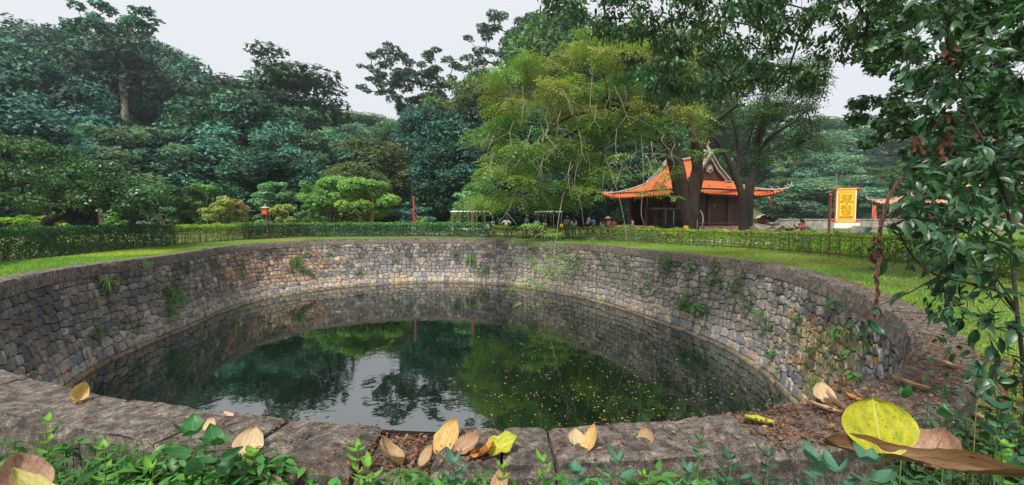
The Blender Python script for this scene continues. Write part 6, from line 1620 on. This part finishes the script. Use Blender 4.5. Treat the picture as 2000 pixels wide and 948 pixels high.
# ------------------------------------------------------------------ near leafy shrub at the right, each leaf a blade of its own
def near_tree():
    rs = np.random.RandomState(95); b = at(2010, 800, 3.0); z0 = G(b.x, 3.0); root = empty('foreground_tree', (b.x, 3.0, z0), 0, 'near dark leafy small tree whose branches reach in from the right edge', 'tree')
    off = Vector((b.x, 3.0, z0))
    paths = [([(2010, 1000), (2005, 760), (1985, 600), (1975, 480), (1968, 400), (1935, 300), (1895, 230), (1862, 150), (1850, 60), (1845, -60)], 3.0, .014, .004),
     ([(1985, 610), (1955, 568), (1880, 550), (1830, 540), (1790, 512), (1765, 475), (1748, 435), (1720, 410)], 2.9, .011, .002),
     ([(1830, 542), (1770, 575), (1715, 598), (1668, 622)], 2.85, .005, .0015), ([(2020, 520), (1960, 480), (1900, 462), (1830, 425), (1760, 432), (1690, 452)], 2.8, .009, .002),
     ([(1975, 480), (1900, 425), (1820, 395), (1770, 350), (1740, 330)], 3.1, .008, .002), ([(1968, 400), (1880, 370), (1800, 385), (1730, 425)], 3.0, .007, .0015),
     ([(1935, 300), (1870, 290), (1800, 300), (1750, 340)], 3.2, .007, .0015), ([(1895, 235), (1830, 215), (1790, 200)], 3.2, .006, .0015), ([(1905, 240), (1950, 200), (2010, 120)], 3.0, .007, .002),
     ([(2010, 660), (1940, 640), (1880, 600), (1850, 590)], 2.8, .006, .0015), ([(2000, 700), (1960, 690), (1930, 650)], 2.7, .005, .0015), ([(1862, 150), (1900, 90), (1960, 40)], 3.1, .006, .002),
     ([(1985, 600), (1930, 520), (1880, 500), (1820, 470)], 2.95, .006, .0015), ([(1968, 400), (2000, 330), (2030, 250)], 2.9, .008, .002), ([(1862, 150), (1800, 110), (1760, 100)], 3.3, .005, .0015),
     ([(1770, 480), (1740, 500), (1720, 470)], 2.9, .003, .001), ([(1990, 620), (1960, 590), (1940, 560), (1960, 520)], 2.7, .005, .001), ([(1850, 60), (1810, 20), (1790, -30)], 3.2, .005, .0015), ([(2000, 900), (1960, 840), (1940, 760), (1950, 700)], 2.5, .006, .0015)]
    g = Geo(); tips = []
    for pts, Y, r0, r1 in paths:
        P = np.array([tuple(at(x, y, Y+.12*sin(i*1.7+Y*9))-off) for i, (x, y) in enumerate(pts)]); t = np.linspace(0, 1, len(P)); tt = np.linspace(0, 1, len(P)*5)
        Q = np.stack([np.interp(tt, t, P[:, i]) for i in range(3)], 1)
        for _ in range(3): Q[1:-1] = .25*Q[:-2]+.5*Q[1:-1]+.25*Q[2:]
        V, Fs = tube(Q, np.interp(tt, [0, 1], [r0, r1]), 6, False); g.add(V, Fs)
        if len(pts) < 10:
            for q in Q[4:]: tips.append(q)
        else:
            for q in Q[22:]: tips.append(q)
    # side twigs with leaves
    items = []
    tips = np.array(tips)
    def px_of(p): x, y, d = project(np.array(p)+np.array(off)); return float(x), float(y)
    for i in range(190):
        a = tips[rs.randint(len(tips))]; d = nrm(rs.normal(size=3)+np.array([-.3, 0, -.15])); L = rs.uniform(.08, .24); e = a+d*L+np.array([0, 0, -.03]); 
        V, Fs = tube([a, (a+e)/2+rs.normal(size=3)*.012, e], [.0025, .002, .0012], 4, False); g.add(V, Fs)
        for q in range(rs.randint(2, 5)): items.append((a+(e-a)*rs.uniform(.3, 1), d))
    link('branches', g.mesh('branches', M['bark'], True), root)
    big = blade_mesh('leaf', 1, .40, V_['shade'], .6, .10, seed=3, nu=4, nv=6, stalk=.15); bg2 = blade_mesh('leaf', 1, .46, V_['deep'], .9, .12, seed=4, nu=4, nv=6, stalk=.15); bg3 = blade_mesh('leaf', 1, .36, V_['blue'], .5, .08, seed=5, nu=4, nv=6, stalk=.15)
    vis = [(p, d) for p, d in items if 1640 < px_of(p)[0] < 2060 and -30 < px_of(p)[1] < 760]; vis = [v for v in vis if px_of(v[0])[0] > 1755 or px_of(v[0])[1] < 330 and rs.rand() < .35 or px_of(v[0])[1] > 440 and rs.rand() < .5 or rs.rand() < .06]; rs.shuffle(vis)
    n = 0; gs = Geo()
    for p, d in vis:
        s = rs.uniform(.05, .14); dd = Vector(d*.8+np.array([0, 0, -.75])+rs.normal(size=3)*.3).normalized()
        me = (big, big, bg2, big, bg2, bg3)[rs.randint(6)]
        up = Vector((rs.normal()*.4, rs.normal()*.4-.3, 1)); x = dd.cross(up).normalized(); z = x.cross(dd); R = Matrix((x, dd, z)).transposed()
        if n < 300:
            o = link('leaf', me, root); o.location = Vector(p); o.rotation_euler = R.to_euler(); o.scale = (s, s, s); n += 1
        else: leaves(gs, np.array([p]), np.array([tuple(z)]), np.array([tuple(dd)]), np.array([s]), np.ones((1, 3)), T_LEAF)
    # smaller leaves filling in behind
    C = tips[rs.randint(len(tips), size=760)]+rs.normal(size=(760, 3))*[.2, .3, .2]+[.14, .25, .02]; C = np.array([c for c in C if px_of(c)[0] > 1790 and (px_of(c)[1] < 500 or rs.rand() < .3)]); R = np.full((len(C), 3), .07)
    clump_leaves(gs, rs, C, R, 70, .075, T_LEAF, shell=(.2, 1.3), droop=1.0, up=.3, lower=.9)
    o = link('small_leaves', gs.mesh('small_leaves', M['leaf_dark']), root); o['kind'] = 'stuff'
    gd = Geo(); rs2 = np.random.RandomState(5)                      # dry curled leaves hanging in it
    for (x, y) in [(1712, 478), (1708, 500), (1850, 100), (1858, 115), (1862, 90), (1848, 210), (1856, 225), (1862, 240), (1845, 230), (1850, 260), (1846, 275), (1840, 292), (1842, 300), (1905, 255), (1942, 275), (1940, 290), (1795, 270), (1790, 285)]:
        for q in range(5):
            p = np.array(at(x+rs2.normal()*6, y+rs2.normal()*6, 3.05)-off); leaves(gd, p[None], rs2.normal(size=(1, 3)), np.array([[rs2.normal()*.4, rs2.normal()*.4, -1]]), np.array([rs2.uniform(.05, .09)]), np.array([[1, .9, .9]])*rs2.uniform(.3, .9), T_CURL)
    link('dry_leaves', gd.mesh('dry_leaves', M['litter']), root)
    return root
near_tree()
def vine(label, pix, Y, r):
    P = [at(x, y, Y+.02*sin(i*2)) for i, (x, y) in enumerate(pix)]; c = P[-1].copy(); t = np.linspace(0, 1, len(P)*10); Q = np.array([tuple(p-c) for p in P]); Q = np.stack([np.interp(t, np.linspace(0, 1, len(P)), Q[:, i]) for i in range(3)], 1)
    g = Geo()
    for ph in (0, pi):
        W = Q+np.stack([np.cos(t*46+ph), np.sin(t*46+ph), 0*t], 1)*r*.9; V, Fs = tube(W, r, 5); g.add(V, Fs)
    o = link('hanging_vine', g.mesh('hanging_vine', M['vine'], True)); o.location = c; return tag(o, label, 'vine')
M['vine'] = bark_mat('vine_bark', (.05, .018, .012), (.20, .09, .05), 12)
vine('twisted brown dead vine hanging straight down over the coping at right', [(1762, 345), (1738, 380), (1722, 430), (1716, 470), (1720, 500), (1712, 540), (1715, 575), (1705, 620), (1706, 640)], 2.9, .0075)

# ------------------------------------------------------------------ air
hz = bpy.data.materials.new('haze_air'); hz.use_nodes = True; nt = hz.node_tree; nt.nodes.remove(nt.nodes['Principled BSDF'])
pv = nt.nodes.new('ShaderNodeVolumePrincipled'); pv.inputs['Color'].default_value = (.80, .90, .95, 1); pv.inputs['Density'].default_value = .00045; pv.inputs['Anisotropy'].default_value = .3
nt.links.new(pv.outputs[0], nt.nodes['Material Output'].inputs['Volume'])
mb = MB(); mb.box((0, 30, 48), (760, 760, 108)); tag(mb.build('haze', hz), kind='stuff')
